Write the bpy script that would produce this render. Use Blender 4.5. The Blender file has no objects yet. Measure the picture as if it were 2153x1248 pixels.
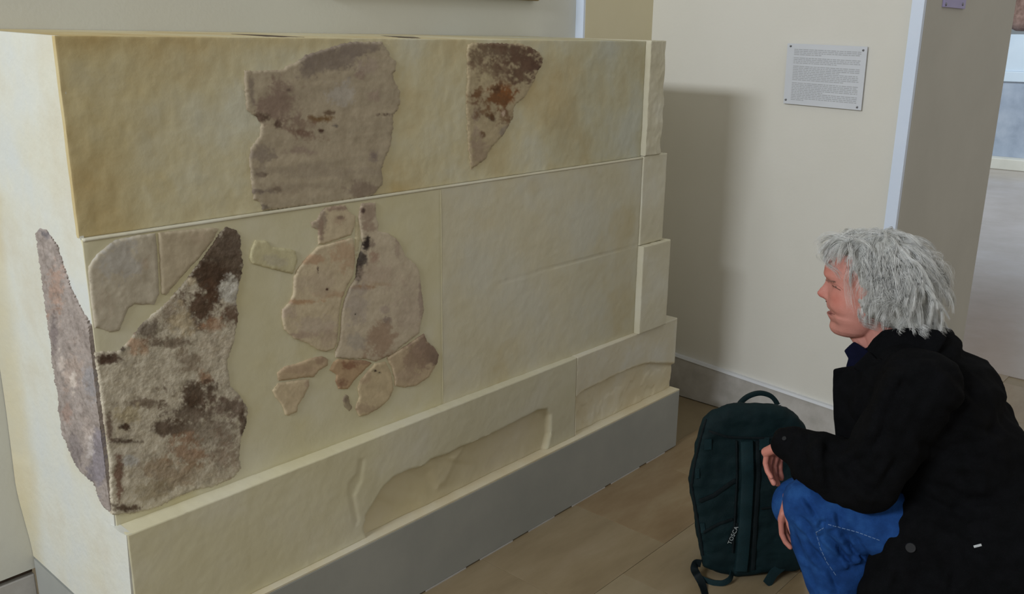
import bpy, bmesh, math, random
import numpy as np
from mathutils import Vector, Matrix, geometry
from mathutils.bvhtree import BVHTree
random.seed(7); rng = np.random.default_rng(7)
SC = bpy.context.scene; COL = SC.collection
# ---------------------------------------------------------------- camera (the photographer, eye at 1.6 m)
FPX, YAW, PITCH, ROLL = 1909.5, 0.83998274, 0.27780908, -0.01192115
CW, CH = 2153.0, 1248.0
CPOS = np.array([0., 0., 1.6])
def cam_axes():
    f = np.array([math.sin(YAW)*math.cos(PITCH), math.cos(YAW)*math.cos(PITCH), -math.sin(PITCH)])
    r = np.array([math.cos(YAW), -math.sin(YAW), 0.]); d = np.cross(f, r)
    return math.cos(ROLL)*r+math.sin(ROLL)*d, -math.sin(ROLL)*r+math.cos(ROLL)*d, f
CR, CD, CF = cam_axes()
cd = bpy.data.cameras.new('camera'); cam = bpy.data.objects.new('camera', cd); COL.objects.link(cam)
cd.sensor_width = 36; cd.lens = FPX/CW*36; cd.clip_start = .05; cd.clip_end = 100
m = Matrix.Identity(4)
for i in range(3):
    m[i][0] = CR[i]; m[i][1] = -CD[i]; m[i][2] = -CF[i]; m[i][3] = CPOS[i]
cam.matrix_world = m; SC.camera = cam
# ---------------------------------------------------------------- light
def area(name, loc, target, sx, sy, power, color, spread=180):
    l = bpy.data.lights.new(name, 'AREA'); l.shape = 'RECTANGLE'; l.size = sx; l.size_y = sy; l.energy = power; l.color = color
    l.spread = math.radians(spread)
    o = bpy.data.objects.new(name, l); COL.objects.link(o); o.location = loc
    o.rotation_euler = (Vector(target)-Vector(loc)).to_track_quat('-Z', 'Y').to_euler(); return o
area('clerestory_window_light', (-4.0, 2.05, 3.55), (3.2, 2.0, 1.2), 3.0, .45, 450, (.93, .97, 1.0))
area('next_room_fill_light', (9.5, 1.0, 4.2), (14., 3.2, .6), 3.0, 2.0, 300, (.82, .92, 1.0))  # unseen area lamp, added to give the far pedestal a bluish light
w = bpy.data.worlds.new('world'); SC.world = w; w.use_nodes = True
bg = w.node_tree.nodes['Background']; bg.inputs[0].default_value = (1.0, .955, .865, 1); bg.inputs[1].default_value = .60
SC.view_settings.view_transform = 'Standard'; SC.view_settings.look = 'None'; SC.view_settings.gamma = 1
SC.view_settings.exposure = -0.40; SC.view_settings.use_curve_mapping = False
# ---------------------------------------------------------------- photo pixel -> point on a real surface
def ray(x, y):
    return CR*((x-CW/2)/FPX)+CD*((y-CH/2)/FPX)+CF
def on_z(x, y, z):
    d = ray(x, y); return CPOS+d*(z-1.6)/d[2]
def on_x(x, y, X):
    d = ray(x, y); return CPOS+d*X/d[0]
def on_y(x, y, a, b=0.):            # plane  Y = a + b X
    d = ray(x, y); return CPOS+d*(a/(d[1]-b*d[0]))
# ---------------------------------------------------------------- numpy noise
_perm = rng.random((64, 64, 64))
def vnoise(p):
    p = np.asarray(p, float); i = np.floor(p).astype(int); f = p-i; f = f*f*(3-2*f); r = 0
    for a in (0, 1):
        for b in (0, 1):
            for c in (0, 1):
                wgt = (f[:, 0] if a else 1-f[:, 0])*(f[:, 1] if b else 1-f[:, 1])*(f[:, 2] if c else 1-f[:, 2])
                r = r+wgt*_perm[(i[:, 0]+a) % 64, (i[:, 1]+b) % 64, (i[:, 2]+c) % 64]
    return r
def fbm(p, s, o=4, seed=0):
    p = np.asarray(p, float)*s+seed*7.31+11; r = 0; amp = .5; t = 0
    for k in range(o):
        r = r+amp*vnoise(p); t += amp; p = p*2.03+3.7; amp *= .55
    return r/t
def smooth(a, b, x):
    t = np.clip((x-a)/(b-a), 0, 1); return t*t*(3-2*t)
def lin(c):
    c = np.asarray(c, float)/255.
    return np.where(c <= .04045, c/12.92, ((c+.055)/1.055)**2.4)
# ---------------------------------------------------------------- materials
MATS = {}
def rgba(c): v = lin(c); return (v[0], v[1], v[2], 1)
def material(name, cols, scale=4, rough=.8, bump=.0, bscale=60, attr=False, metallic=0, detail=6, stretch=(1, 1, 1), spec=.3, bump2=0, b2scale=8):
    """procedural material: noise mixed colours (2 or 3 of them), optional surface-colour attribute, two sizes of bump"""
    if name in MATS: return MATS[name]
    mt = bpy.data.materials.new(name); mt.use_nodes = True; nt = mt.node_tree; n = nt.nodes; L = nt.links
    b = n['Principled BSDF']; b.inputs['Roughness'].default_value = rough; b.inputs['Metallic'].default_value = metallic
    b.inputs['Specular IOR Level'].default_value = spec
    tc = n.new('ShaderNodeTexCoord'); mp = n.new('ShaderNodeMapping'); mp.inputs['Scale'].default_value = stretch
    L.new(tc.outputs['Object'], mp.inputs[0])
    nz = n.new('ShaderNodeTexNoise'); nz.inputs['Scale'].default_value = scale; nz.inputs['Detail'].default_value = detail
    nz.inputs['Roughness'].default_value = .6; L.new(mp.outputs[0], nz.inputs['Vector'])
    cr = n.new('ShaderNodeValToRGB'); L.new(nz.outputs['Fac'], cr.inputs[0])
    cr.color_ramp.elements[0].position = .34; cr.color_ramp.elements[1].position = .66
    cr.color_ramp.elements[0].color = rgba(cols[0]); cr.color_ramp.elements[1].color = rgba(cols[-1])
    if len(cols) > 2:
        e = cr.color_ramp.elements.new(.5); e.color = rgba(cols[1])
    out = cr.outputs[0]
    if attr:
        at = n.new('ShaderNodeAttribute'); at.attribute_name = 'surface'
        mx = n.new('ShaderNodeMix'); mx.data_type = 'RGBA'; mx.blend_type = 'MULTIPLY'; mx.inputs[0].default_value = 1
        L.new(at.outputs['Color'], mx.inputs[6]); L.new(out, mx.inputs[7]); out = mx.outputs[2]
    L.new(out, b.inputs['Base Color'])
    prev = None
    for st, sc, dist in ((bump2, b2scale, .01), (bump, bscale, .003)):
        if st:
            nb = n.new('ShaderNodeTexNoise'); nb.inputs['Scale'].default_value = sc; nb.inputs['Detail'].default_value = 5
            L.new(mp.outputs[0], nb.inputs['Vector'])
            bp = n.new('ShaderNodeBump'); bp.inputs['Strength'].default_value = st; bp.inputs['Distance'].default_value = dist
            L.new(nb.outputs['Fac'], bp.inputs['Height'])
            if prev: L.new(prev.outputs[0], bp.inputs['Normal'])
            prev = bp
    if prev: L.new(prev.outputs[0], b.inputs['Normal'])
    MATS[name] = mt; return mt
M_PLASTER = material('cream_plaster', [(201, 194, 166), (206, 201, 178), (205, 203, 187)], 4, .75, .25, 45, bump2=.22, attr=True, b2scale=14, stretch=(1, 1, 1))
M_PLASTER_WARM = material('ochre_plaster', [(196, 181, 141), (205, 197, 164), (206, 204, 184)], 4, .75, .3, 45, bump2=.3, attr=True, b2scale=16)
M_PLASTER_YEL = material('yellow_plaster', [(205, 199, 167), (209, 204, 175), (212, 208, 185)], 4, .78, .22, 50, bump2=.15, attr=True, b2scale=14)
M_PLASTER_PINK = material('beige_plaster', [(206, 195, 166), (211, 203, 178), (213, 208, 190)], 6, .78, .25, 50, bump2=.2, attr=True, b2scale=12)
M_PLASTER_GREY = material('greyish_plaster', [(198, 193, 170), (204, 200, 180), (207, 205, 190)], 5, .75, .25, 50, bump2=.2, attr=True, b2scale=14)
M_STONE = material('marble_fragment', [(236, 234, 232), (255, 255, 255)], 30, .75, .2, 110, attr=True, bump2=.15, b2scale=28)
M_CRUST = material('crusted_marble', [(214, 211, 208), (245, 244, 242), (255, 255, 255)], 50, .85, .6, 130, attr=True, bump2=.6, b2scale=38)
M_GREY = material('grey_painted_base', [(150, 153, 150), (160, 162, 158)], 4, .6, .15, 60)
M_WALL = material('painted_wall', [(210, 211, 204), (215, 216, 208)], 2, .7, .12, 90)
M_WALL_R = material('painted_wall_cream', [(216, 215, 208), (221, 220, 214)], 1.5, .7, .1, 90)
M_TRIMW = material('white_gloss_trim', [(216, 230, 252), (222, 234, 254)], 3, .35)
M_BASEB = material('grey_marble_baseboard', [(170, 168, 164), (184, 182, 179), (194, 193, 191)], 9, .4, .1, 60)
M_BLACK = material('black_wool', [(9, 10, 12), (14, 15, 18)], 30, .95, .5, 500, spec=.08, bump2=.3, b2scale=20)
M_JEANS = material('blue_denim', [(22, 54, 106), (30, 68, 128), (42, 86, 148)], 14, .85, .5, 700, spec=.1, bump2=.5, b2scale=22)
M_NAVY = material('navy_cloth', [(10, 14, 34), (14, 18, 42)], 20, .9, .3, 300, spec=.1)
M_STITCH = material('pale_thread', [(96, 124, 164), (112, 138, 176)], 20, .9)
M_SKIN = material('skin', [(244, 238, 236), (255, 255, 255)], 30, .5, .25, 300, attr=True, spec=.35)
M_HAIR = material('grey_hair', [(202, 204, 203), (220, 222, 222), (234, 236, 237)], 60, .6, spec=.3)
M_HAIRIN = material('grey_hair_mass', [(158, 158, 156), (172, 174, 172), (184, 186, 186)], 28, .9, .5, 160, bump2=.5, b2scale=45, spec=.1)
M_BAG = material('dark_teal_nylon', [(7, 27, 31), (9, 33, 37)], 12, .75, .35, 400, spec=.2, bump2=.5, b2scale=14)
M_BAG2 = material('teal_webbing', [(11, 36, 41), (14, 42, 48)], 40, .7, .4, 500, spec=.25)
M_BAGD = material('black_webbing', [(8, 18, 22), (12, 24, 28)], 40, .7, .3, 400, spec=.2)
M_PRINT = material('pale_print', [(150, 160, 162), (165, 172, 174)], 20, .6)
M_METAL = material('steel', [(120, 120, 125), (150, 150, 155)], 20, .3, metallic=1)
M_DARK = material('gap_shade', [(70, 58, 50), (92, 78, 66)], 20, .9)
M_WHITEP = material('white_board', [(206, 211, 220), (212, 217, 226)], 5, .5)
M_INK = material('grey_ink', [(172, 176, 184), (182, 186, 193)], 60, .7)
M_LILAC = material('lilac_board', [(164, 158, 204), (174, 168, 214)], 5, .4)
M_GOLD = material('dull_gold_frame', [(110, 90, 40), (150, 125, 60)], 18, .45, .3, 60)
M_PALEBLUE = material('pale_painted_plinth', [(196, 212, 228), (206, 220, 234)], 2, .6)
M_BLUEMARBLE = material('grey_blue_marble', [(146, 158, 176), (158, 170, 188), (170, 181, 197)], 4, .5, detail=8)
M_STATUE = material('pink_brown_stone', [(96, 70, 62), (150, 124, 114)], 9, .7, .6, 20)
M_WHITESTEP = material('white_step', [(205, 205, 196), (214, 214, 206)], 3, .6)
# ---------------------------------------------------------------- object helpers
def link(name, me, mat, parent=None, smooth_=False):
    o = bpy.data.objects.new(name, me); COL.objects.link(o)
    if mat and not me.materials: me.materials.append(mat)
    if smooth_:
        me.polygons.foreach_set('use_smooth', [True]*len(me.polygons))
    if parent: o.parent = parent; o.matrix_parent_inverse = parent.matrix_world.inverted()
    return o
def pyd(name, v, f, mat, parent=None, smooth_=False, sharp=None):
    me = bpy.data.meshes.new(name); me.from_pydata([tuple(map(float, p)) for p in v], [], [tuple(map(int, q)) for q in f]); me.update()
    o = link(name, me, mat, parent, smooth_)
    if sharp: me.set_sharp_from_angle(angle=math.radians(sharp))
    return o
def thing(name, label, cat, loc=(0, 0, 0), group=None):
    o = bpy.data.objects.new(name, None); COL.objects.link(o); o.location = loc; o['label'] = label; o['category'] = cat
    o.empty_display_size = .1
    if group: o['group'] = group
    bpy.context.view_layer.update(); return o
def struct(o): o['kind'] = 'structure'; return o
def box_mesh(x0, x1, y0, y1, z0, z1, bev=.0, seg=2):
    bm = bmesh.new(); bmesh.ops.create_cube(bm, size=1)
    for v in bm.verts: v.co = Vector(((x0+x1)/2+v.co.x*(x1-x0), (y0+y1)/2+v.co.y*(y1-y0), (z0+z1)/2+v.co.z*(z1-z0)))
    if bev: bmesh.ops.bevel(bm, geom=bm.edges[:], offset=bev, segments=seg, affect='EDGES', profile=.5)
    return bm
def bmo(name, bm, mat, parent=None, smooth_=False, sharp=None):
    bmesh.ops.recalc_face_normals(bm, faces=bm.faces[:])
    me = bpy.data.meshes.new(name); bm.to_mesh(me); bm.free(); o = link(name, me, mat, parent, smooth_)
    if sharp: me.set_sharp_from_angle(angle=math.radians(sharp))
    return o
def boxo(name, b, mat, parent=None, bev=.0): return bmo(name, box_mesh(*b, bev=bev), mat, parent)
def colour_attr(me, cols):
    a = me.color_attributes.new('surface', 'FLOAT_COLOR', 'POINT')
    c = np.ones((len(me.vertices), 4)); c[:, :3] = cols; a.data.foreach_set('color', c.ravel())
def hexa(c8):   # 8 corners: bottom 4 then top 4 (same winding)
    return c8, [(3, 2, 1, 0), (4, 5, 6, 7), (0, 1, 5, 4), (1, 2, 6, 5), (2, 3, 7, 6), (3, 0, 4, 7)]
# ================================================================ THE SETTING
WX = 3.5                                            # wall carrying the plaque (faces -X)
YB = 2.37                                           # wall behind the monument
YE = 1.177                                          # front of the pillar (end of the plaque wall)
fnr = struct(boxo('floor_next_room', (4.9-.05, 17.2, -4, 6, -.003, .0002), material('polished_stone', [(150, 140, 130), (160, 151, 144), (168, 162, 160)], 1.1, .22, spec=.5)))
floor = struct(boxo('floor', (-5, 18, -4, 7, -.12, -.004), material('grout', [(128, 115, 92), (138, 125, 101)], 6, .4)))
M_TILE = [material('marble_tile_%s' % k, c, 3.2, .24, .05, 30, detail=8, stretch=(.7, 2.6, 1), spec=.5) for k, c in dict(
    honey=[(128, 110, 82), (137, 120, 92), (143, 128, 101)], sand=[(130, 115, 90), (139, 124, 98), (146, 132, 108)],
    rust=[(124, 104, 77), (134, 115, 88), (142, 126, 99)], pale=[(135, 121, 97), (143, 130, 105), (149, 137, 113)]).items()]
tw, td = .48, .4
tmesh = {}
def tile_mesh(k):
    if k not in tmesh:
        bm = box_mesh(-tw/2+.0006, tw/2-.0006, -td/2+.0006, td/2-.0006, -.02, 0, bev=.0006, seg=1)
        bmesh.ops.recalc_face_normals(bm, faces=bm.faces[:])
        me = bpy.data.meshes.new('tile'); bm.to_mesh(me); bm.free(); me.materials.append(M_TILE[k]); tmesh[k] = me
    return tmesh[k]
def proj(p):
    q = np.array(p)-CPOS; w_ = q@CF; return (q@CR/w_*FPX+CW/2, q@CD/w_*FPX+CH/2) if w_ > .1 else (-9999, -9999)
for j in range(-12, 7):
    for i in range(-1, 34):
        x = 1.609+tw*(i+.5)-(tw*.5 if j % 2 else 0)-tw; y = 1.795-td*(j-.5)-td*.0
        q_ = proj((x, y, 0))
        if x > 4.9 or not (-250 < q_[0] < 2300 and 340 < q_[1] < 1500) or (y > 1.9 and x < 4.4) or (3.6 < x < 4.4 and 1.3 < y): continue
        o = bpy.data.objects.new('tile', tile_mesh((i*7+j*5+(i*j) % 3) % 4)); COL.objects.link(o)
        o.location = (x, y, random.uniform(-.0004, 0)); o.parent = floor
# back wall, its shallow pilaster, the plaque wall, the pillar at its end
struct(boxo('wall_back', (-5, 3.02, YB, YB+.2, .222, 4.2), M_WALL))
struct(boxo('baseboard_back', (-5, .742, YB+.004, YB+.15, 0, .203), M_BASEB, bev=.003)); struct(boxo('baseboard_gap_shade', (-5, .742, YB+.02, YB+.15, .2032, .2218), M_DARK))  # dark strip in the gap above the baseboard, standing in for its shadow
struct(boxo('trim_1', (3.02, WX+.05, 2.33, YB+.2, 0, 4.2), material('ochre_wall', [(214, 206, 176), (220, 212, 184)], 2, .75, .1, 80)))
boxs = struct(boxo('trim_2', (3.008, 3.0195, 2.331, YB, 1.0, 4.2), M_TRIMW))
struct(boxo('wall_right', (WX, WX+.3, YE+.045, YB+.2, 0, 4.2), M_WALL_R))
struct(boxo('trim_3', (WX-.02, WX+.002, YE+.001, YE+.044, 0, 4.2), M_TRIMW))
struct(boxo('wall_end', (WX+.003, 4.65, YE, YE+.4, 0, 4.2), material('pillar_paint', [(188, 187, 180), (195, 194, 187)], 2, .65, .1, 80), bev=.012))
# stone baseboard of the plaque wall: a thick lower slab with a rounded, lighter top lip
bb = []
for (px, py) in ((1422, 745), (1752, 856)):
    p = on_x(px, py, WX-.02); bb.append(p)
(yb0, zb0), (yb1, zb1) = (bb[0][1], bb[0][2]), (bb[1][1], bb[1][2])
def zbt(y): return zb0+(y-yb0)*(zb1-zb0)/(yb1-yb0)
ya, yz = 2.33, YE+.045
c8 = [(WX-.02, ya, 0), (WX-.02, yz, 0), (WX, yz, 0), (WX, ya, 0), (WX-.02, ya, zbt(ya)-.01), (WX-.02, yz, zbt(yz)-.01), (WX, yz, zbt(yz)-.01), (WX, ya, zbt(ya)-.01)]
v, f = hexa(c8); bbo = struct(pyd('baseboard_right', v, f, M_BASEB))
c8 = [(WX-.024, ya, zbt(ya)-.01), (WX-.024, yz, zbt(yz)-.01), (WX, yz, zbt(yz)-.01), (WX, ya, zbt(ya)-.01), (WX-.018, ya, zbt(ya)), (WX-.018, yz, zbt(yz)), (WX, yz, zbt(yz)), (WX, ya, zbt(ya))]
v, f = hexa(c8); pyd('top_lip', v, f, material('pale_lip', [(206, 210, 218), (212, 216, 222)], 5, .4), bbo)
# far side of the next room
struct(boxo('wall_far', (17.2, 17.4, -4, 7, 0, 5), material('far_wall', [(190, 200, 210), (198, 206, 214)], 2, .8)))
struct(boxo('wall_next_room', (4.65, 17.2, 6.0, 6.2, 0, 5), M_WALL))
# ================================================================ THE MONUMENT
MON = thing('stone_monument', 'long cream plaster block with ancient stone fragments set into it, on a grey base', 'monument', (1.9, 2.1, 0))
YA, YC = 1.772, 1.797                                # front planes: grey base, first course
PA, PB = 1.862+.0197*.761, -.0197                    # main face:  Y = PA + PB X
def ym(x): return PA+PB*x
XL = .757
BACK = YB-.0015
def edge(v): return v
def relief_panel(name, x0, x1, zb, zt, yf, mat, parent=MON, res=.008, amp=.0012, recess=None, back=BACK, zback=None, ragged=.0015, seed=1, nscale=9, round_=.004, ragx=(0, 0), tint_fn=None):
    """a solid stone: front face is a fine relief grid, rounded at its arrises, the other five faces close it.
       zb, zt: functions of x; yf: function of x"""
    nx = max(4, int((x1-x0)/res)); nz = max(4, int((zt(x0)-zb(x0))/res))
    s = np.linspace(0, 1, nx+1); t = np.linspace(0, 1, nz+1)
    # extra rows close to the edges for the rounding
    ex = round_/(x1-x0); ez = round_/(zt(x0)-zb(x0))
    s = np.unique(np.concatenate([s, [ex*.3, ex, 1-ex, 1-ex*.3]])); t = np.unique(np.concatenate([t, [ez*.3, ez, 1-ez, 1-ez*.3]]))
    S, T = np.meshgrid(s, t); S = S.ravel(); T = T.ravel()
    X = x0+(x1-x0)*S; Z0 = np.array([zb(x) for x in X]); Z1 = np.array([zt(x) for x in X]); Z = Z0+(Z1-Z0)*T
    Y = np.array([yf(x) for x in X])
    P = np.stack([X, Y*0, Z], 1)
    h = amp*(fbm(P, nscale, 4, seed)-.5)*2+amp*.6*(fbm(P, nscale*4, 3, seed+3)-.5)*2
    dx = np.minimum(S, 1-S)*(x1-x0); dz = np.minimum(T, 1-T)*(Z1-Z0); de = np.minimum(dx, dz)
    rnd = round_*(1-np.sqrt(np.clip(1-(1-np.clip(de/round_, 0, 1))**2, 0, 1)))
    Y = Y+h+rnd*.7
    rag = ragged*(fbm(P, 40, 3, seed+9)-.5)*2
    Z = Z+np.where(T == 1, rag, 0)+np.where(T == 0, rag, 0); X = X+np.where(S == 1, rag, 0)-np.where(S == 0, rag*.2, 0)
    if ragx[1]:   # broken right-hand edge
        X = X+np.where(S > .55, (S-.55)/.45, 0)*ragx[1]*(fbm(np.stack([Z*0, Z*0, Z], 1), 11, 3, seed+5)-.75)
    if recess is not None: Y = Y+recess(X, Z)
    n1, n2 = len(s), len(t)
    V = np.stack([X, Y, Z], 1).tolist(); F = []
    for j in range(n2-1):
        for i in range(n1-1):
            a = j*n1+i; F.append((a, a+1, a+n1+1, a+n1))
    ring = [i for i in range(n1)]+[(j+1)*n1-1 for j in range(1, n2)]+[(n2-1)*n1+i for i in range(n1-2, -1, -1)]+[j*n1 for j in range(n2-2, 0, -1)]
    base = len(V)
    for k in ring:
        p = V[k]; zz = p[2]
        if zback is not None and T[k] == 1: zz = zback(p[0])
        V.append([p[0], back, zz])
    R = len(ring)
    for k in range(R): F.append((ring[k], base+k, base+(k+1) % R, ring[(k+1) % R]))
    F.append(tuple(base+k for k in range(R))[::-1])
    o = pyd(name, V, F, mat, parent, True, sharp=50); A_ = np.array(V); colour_attr(o.data, np.clip(tint_fn(A_) if tint_fn else np.ones((len(V), 3)), 0, 1.2)); return o
def lf(x0, z0, x1, z1): return lambda x: z0+(z1-z0)*(x-x0)/(x1-x0)
def zline(p, q, plane):            # height along a stone course, from two points of its edge seen on its own face
    a = plane(*p); b = plane(*q); return lf(a[0], a[2], b[0], b[2])
fA = lambda x, y: on_y(x, y, YA); fC = lambda x, y: on_y(x, y, YC); fM = lambda x, y: on_y(x, y, PA, PB)
zA = zline((560, 1248), (1430, 818), fA)
zCt = zline((262, 1127), (1425, 668), fC)
zMid = zline((172, 500), (1347, 329), fM)
XB1 = fA(1430, 818)[0]; XC1 = fC(1425, 668)[0]
# grey painted base
v, f = hexa([(.742, YA, 0), (XB1, YA, 0), (XB1, BACK, 0), (.742, BACK, 0), (.742, YA, zA(.742)), (XB1, YA, zA(XB1)), (XB1, BACK, zA(XB1)), (.742, BACK, zA(.742))])
bm = bmesh.new(); vs = [bm.verts.new(p) for p in v]; [bm.faces.new([vs[i] for i in q]) for q in f]
bmesh.ops.bevel(bm, geom=bm.edges[:], offset=.005, segments=2, affect='EDGES'); bo = bmo('painted_base', bm, M_GREY, MON); bo['label'] = 'smooth grey painted base'
# cream top of the base, seen as a bright ledge
e_ = .0015
v, f = hexa([(.744, YA+.002, zA(.744)-.004), (XB1-.002, YA+.002, zA(XB1)-.004), (XB1-.002, YC+.03, zA(XB1)-.004), (.744, YC+.03, zA(.744)-.004), (.744, YA+.002, zA(.744)+e_), (XB1-.002, YA+.002, zA(XB1)+e_), (XB1-.002, YC+.03, zA(XB1)+e_), (.744, YC+.03, zA(.744)+e_)])
pyd('base_ledge', v, f, M_PLASTER_PINK, MON)
# smooth plaster coat over the whole left side of the monument
def side_x(z): return .744+(XL-.747)*smooth(.24, .75, z)
V = []; F = []; zs_ = np.concatenate([np.linspace(zA(.745)+.001, zCt(.745)-.0003, 14), np.linspace(zCt(.745)+.0003, 1.5942, 44)])
nyy = 26
for z in zs_:
    y0 = YC+.0012 if z < zCt(.745) else ym(XL)-.0095*float(z < zMid(XL)-.004)+.0012
    for k in range(nyy+1):
        t = k/nyy; y = y0+(BACK-y0)*t; w3 = np.array([[0., y, z]])
        rr_ = .0035*max(0, 1-(t*(BACK-y0))/.004)**2
        cove = -.022*max(0, (y-(BACK-.07))/.07)**2*float(smooth(.24, .5, z))
        V.append((float(side_x(z))+rr_+cove+.0022*float(fbm(w3, 7, 3, 66)[0]-.5), y, z+(.0125*t if z > 1.594 else 0)))
nr = len(zs_)
for j in range(nr-1):
    for k in range(nyy): a_ = j*(nyy+1)+k; F.append((a_, a_+nyy+1, a_+nyy+2, a_+1))
nv = len(V); V += [(.766, p[1], p[2]) for p in V]
bord = [k for k in range(nyy+1)]+[j*(nyy+1)+nyy for j in range(1, nr)]+[(nr-1)*(nyy+1)+k for k in range(nyy-1, -1, -1)]+[j*(nyy+1) for j in range(nr-2, 0, -1)]
for a_, b_ in zip(bord, bord[1:]+bord[:1]): F.append((a_, b_, b_+nv, a_+nv))
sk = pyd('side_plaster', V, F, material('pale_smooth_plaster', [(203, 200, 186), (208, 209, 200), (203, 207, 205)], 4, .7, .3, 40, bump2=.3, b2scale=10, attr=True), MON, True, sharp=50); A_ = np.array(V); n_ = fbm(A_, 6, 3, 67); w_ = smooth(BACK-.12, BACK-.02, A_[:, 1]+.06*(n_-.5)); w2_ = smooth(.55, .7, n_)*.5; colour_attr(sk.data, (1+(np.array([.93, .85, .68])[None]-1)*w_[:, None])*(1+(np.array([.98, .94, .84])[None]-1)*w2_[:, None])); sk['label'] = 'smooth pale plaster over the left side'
# pale caulk along the foot
for k in range(9):
    x0 = .9+k*.235
    boxo('caulk', (x0, x0+random.uniform(.1, .22), YA-.0015, YA+.003, -.001, .0035), M_BASEB, MON)
# --- first course, with its broken recesses
def poly_sdf(P, poly):          # signed distance (inside > 0), numpy
    P = np.asarray(P); poly = np.asarray(poly); n = len(poly); d = np.full(len(P), 1e9); ins = np.zeros(len(P), bool)
    for i in range(n):
        a = poly[i]; b = poly[(i+1) % n]; e = b-a; w_ = P-a
        t = np.clip((w_@e)/max(e@e, 1e-12), 0, 1); q = w_-t[:, None]*e; d = np.minimum(d, np.hypot(q[:, 0], q[:, 1]))
        c = (a[1] > P[:, 1]) != (b[1] > P[:, 1])
        with np.errstate(divide='ignore', invalid='ignore'):
            xi = (b[0]-a[0])*(P[:, 1]-a[1])/(b[1]-a[1])+a[0]
        ins ^= c & (P[:, 0] < xi)
    return np.where(ins, d, -d)
def cx6(pts): return [(700+x/1.926, 600+y/1.926) for x, y in pts]
def pl(pts, fn): return np.array([[fn(x, y)[0], fn(x, y)[2]] for x, y in pts])
R1 = pl(cx6([(138, 1030), (124, 985), (135, 930), (165, 880), (205, 815), (245, 775), (310, 745), (372, 728), (400, 700), (460, 683), (520, 652), (600, 618), (700, 572), (780, 532), (830, 503), (870, 498), (884, 520), (884, 600), (872, 650), (850, 720), (700, 800), (400, 940)]), fC)
R1b = pl(cx6([(372, 735), (392, 790), (430, 840), (470, 830), (520, 720), (560, 640), (470, 680), (400, 705)]), fC)
R2 = pl(cx6([(985, 660), (985, 455), (1010, 430), (1080, 395), (1160, 355), (1220, 330), (1280, 312), (1400, 316), (1480, 300), (1480, 520)]), fC)
R3 = pl(cx6([(60, 850), (60, 800), (95, 760), (105, 700), (130, 700), (120, 790), (90, 850), (110, 960), (90, 980)]), fC)
def rec1(X, Z):
    P = np.stack([X, Z], 1); P3 = np.stack([X, X*0, Z], 1)
    Pj = P+.006*(np.stack([fbm(P3, 30, 3, 5), fbm(P3, 30, 3, 6)], 1)-.5)
    s1 = poly_sdf(Pj, R1); d = smooth(-.002, .012, s1)*(.015+.008*fbm(P3, 8, 3, 3))
    d = d-smooth(-.004, .03, poly_sdf(Pj, R1b))*.008*(.6+.8*fbm(P3, 20, 3, 8))
    lump = fbm(np.stack([P3[:, 0]*.6+P3[:, 2]*.8, P3[:, 1], P3[:, 2]*.4], 1), 13, 2, 12)
    d = d-smooth(0, .02, s1)*smooth(.45, .6, lump)*.005*smooth(1.95, 1.7, X)
    d = d+smooth(-.004, .012, poly_sdf(Pj, R3))*.004
    return d
def rec2(X, Z):
    P = np.stack([X, Z], 1); P3 = np.stack([X, X*0, Z], 1)
    Pj = P+.005*(np.stack([fbm(P3, 30, 3, 15), fbm(P3, 30, 3, 16)], 1)-.5)
    s1 = poly_sdf(Pj, R2); lump = fbm(P3, 16, 3, 19)
    return smooth(-.002, .010, s1)*(.014+.008*fbm(P3, 8, 3, 17))-smooth(0, .03, s1)*smooth(.5, .65, lump)*.003
XJ1 = fC(1212, 800)[0]
kc = dict(yf=lambda x: YC, res=.0048, amp=.0012)
zb_ = lambda x: zA(x)+.0005
# --- middle course: two slabs, slightly proud of the upper one
XJ2 = fM(924, 600)[0]; XR = 2.7075
zm0 = lambda x: zCt(x)-.001
zmt = lambda x: zMid(x)-.004
ymid = lambda x: ym(x)-.010
def crack(X, Z):
    a = fM(1045, 592); b = fM(1338, 512); t = np.clip((X-a[0])/(b[0]-a[0]), -1, 2)
    zc = a[2]+(b[2]-a[2])*t+.0015*(fbm(np.stack([X, X*0, X*0], 1), 50, 3)-.5)
    return np.where((t > 0) & (t < 1), .0025*np.exp(-((Z-zc)/.0022)**2), 0)
# --- upper course, its top tilting up to the wall
ztop = lambda x: 1.5940
zbk = lambda x: 1.6065
def blend(w_, c): return 1+(np.array(c)[None]-1)*w_[:, None]
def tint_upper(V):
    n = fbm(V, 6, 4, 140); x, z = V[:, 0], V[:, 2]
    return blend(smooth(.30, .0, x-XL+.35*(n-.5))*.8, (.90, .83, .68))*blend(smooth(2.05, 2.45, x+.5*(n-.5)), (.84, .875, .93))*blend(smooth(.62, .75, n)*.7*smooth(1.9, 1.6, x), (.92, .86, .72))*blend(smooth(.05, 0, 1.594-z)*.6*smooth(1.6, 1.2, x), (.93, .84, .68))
def tint_right(V):
    n = fbm(V, 5, 4, 142); x = V[:, 0]
    return blend(smooth(2.1, 2.6, x+.5*(n-.5)), (.90, .91, .92))*blend(smooth(.6, .75, n)*.7, (.94, .88, .76))
def tint_left(V):
    n = fbm(V, 6, 4, 144); return blend(smooth(.55, .75, n)*.7, (.96, .93, .82))
def tint_c1(V):
    n = fbm(V, 6, 4, 146); x, z = V[:, 0], V[:, 2]; P2 = np.stack([x, z], 1)
    return blend(smooth(1.2, 1.9, x+.4*(n-.5)), (.90, .91, .98))*blend(smooth(-.002, .01, poly_sdf(P2, R1))*.9, (1.0, .94, .86))
def tint_c2(V):
    x, z = V[:, 0], V[:, 2]; return blend(smooth(.002, .012, -poly_sdf(np.stack([x, z], 1), R2)), (.92, .95, 1.02))
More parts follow.
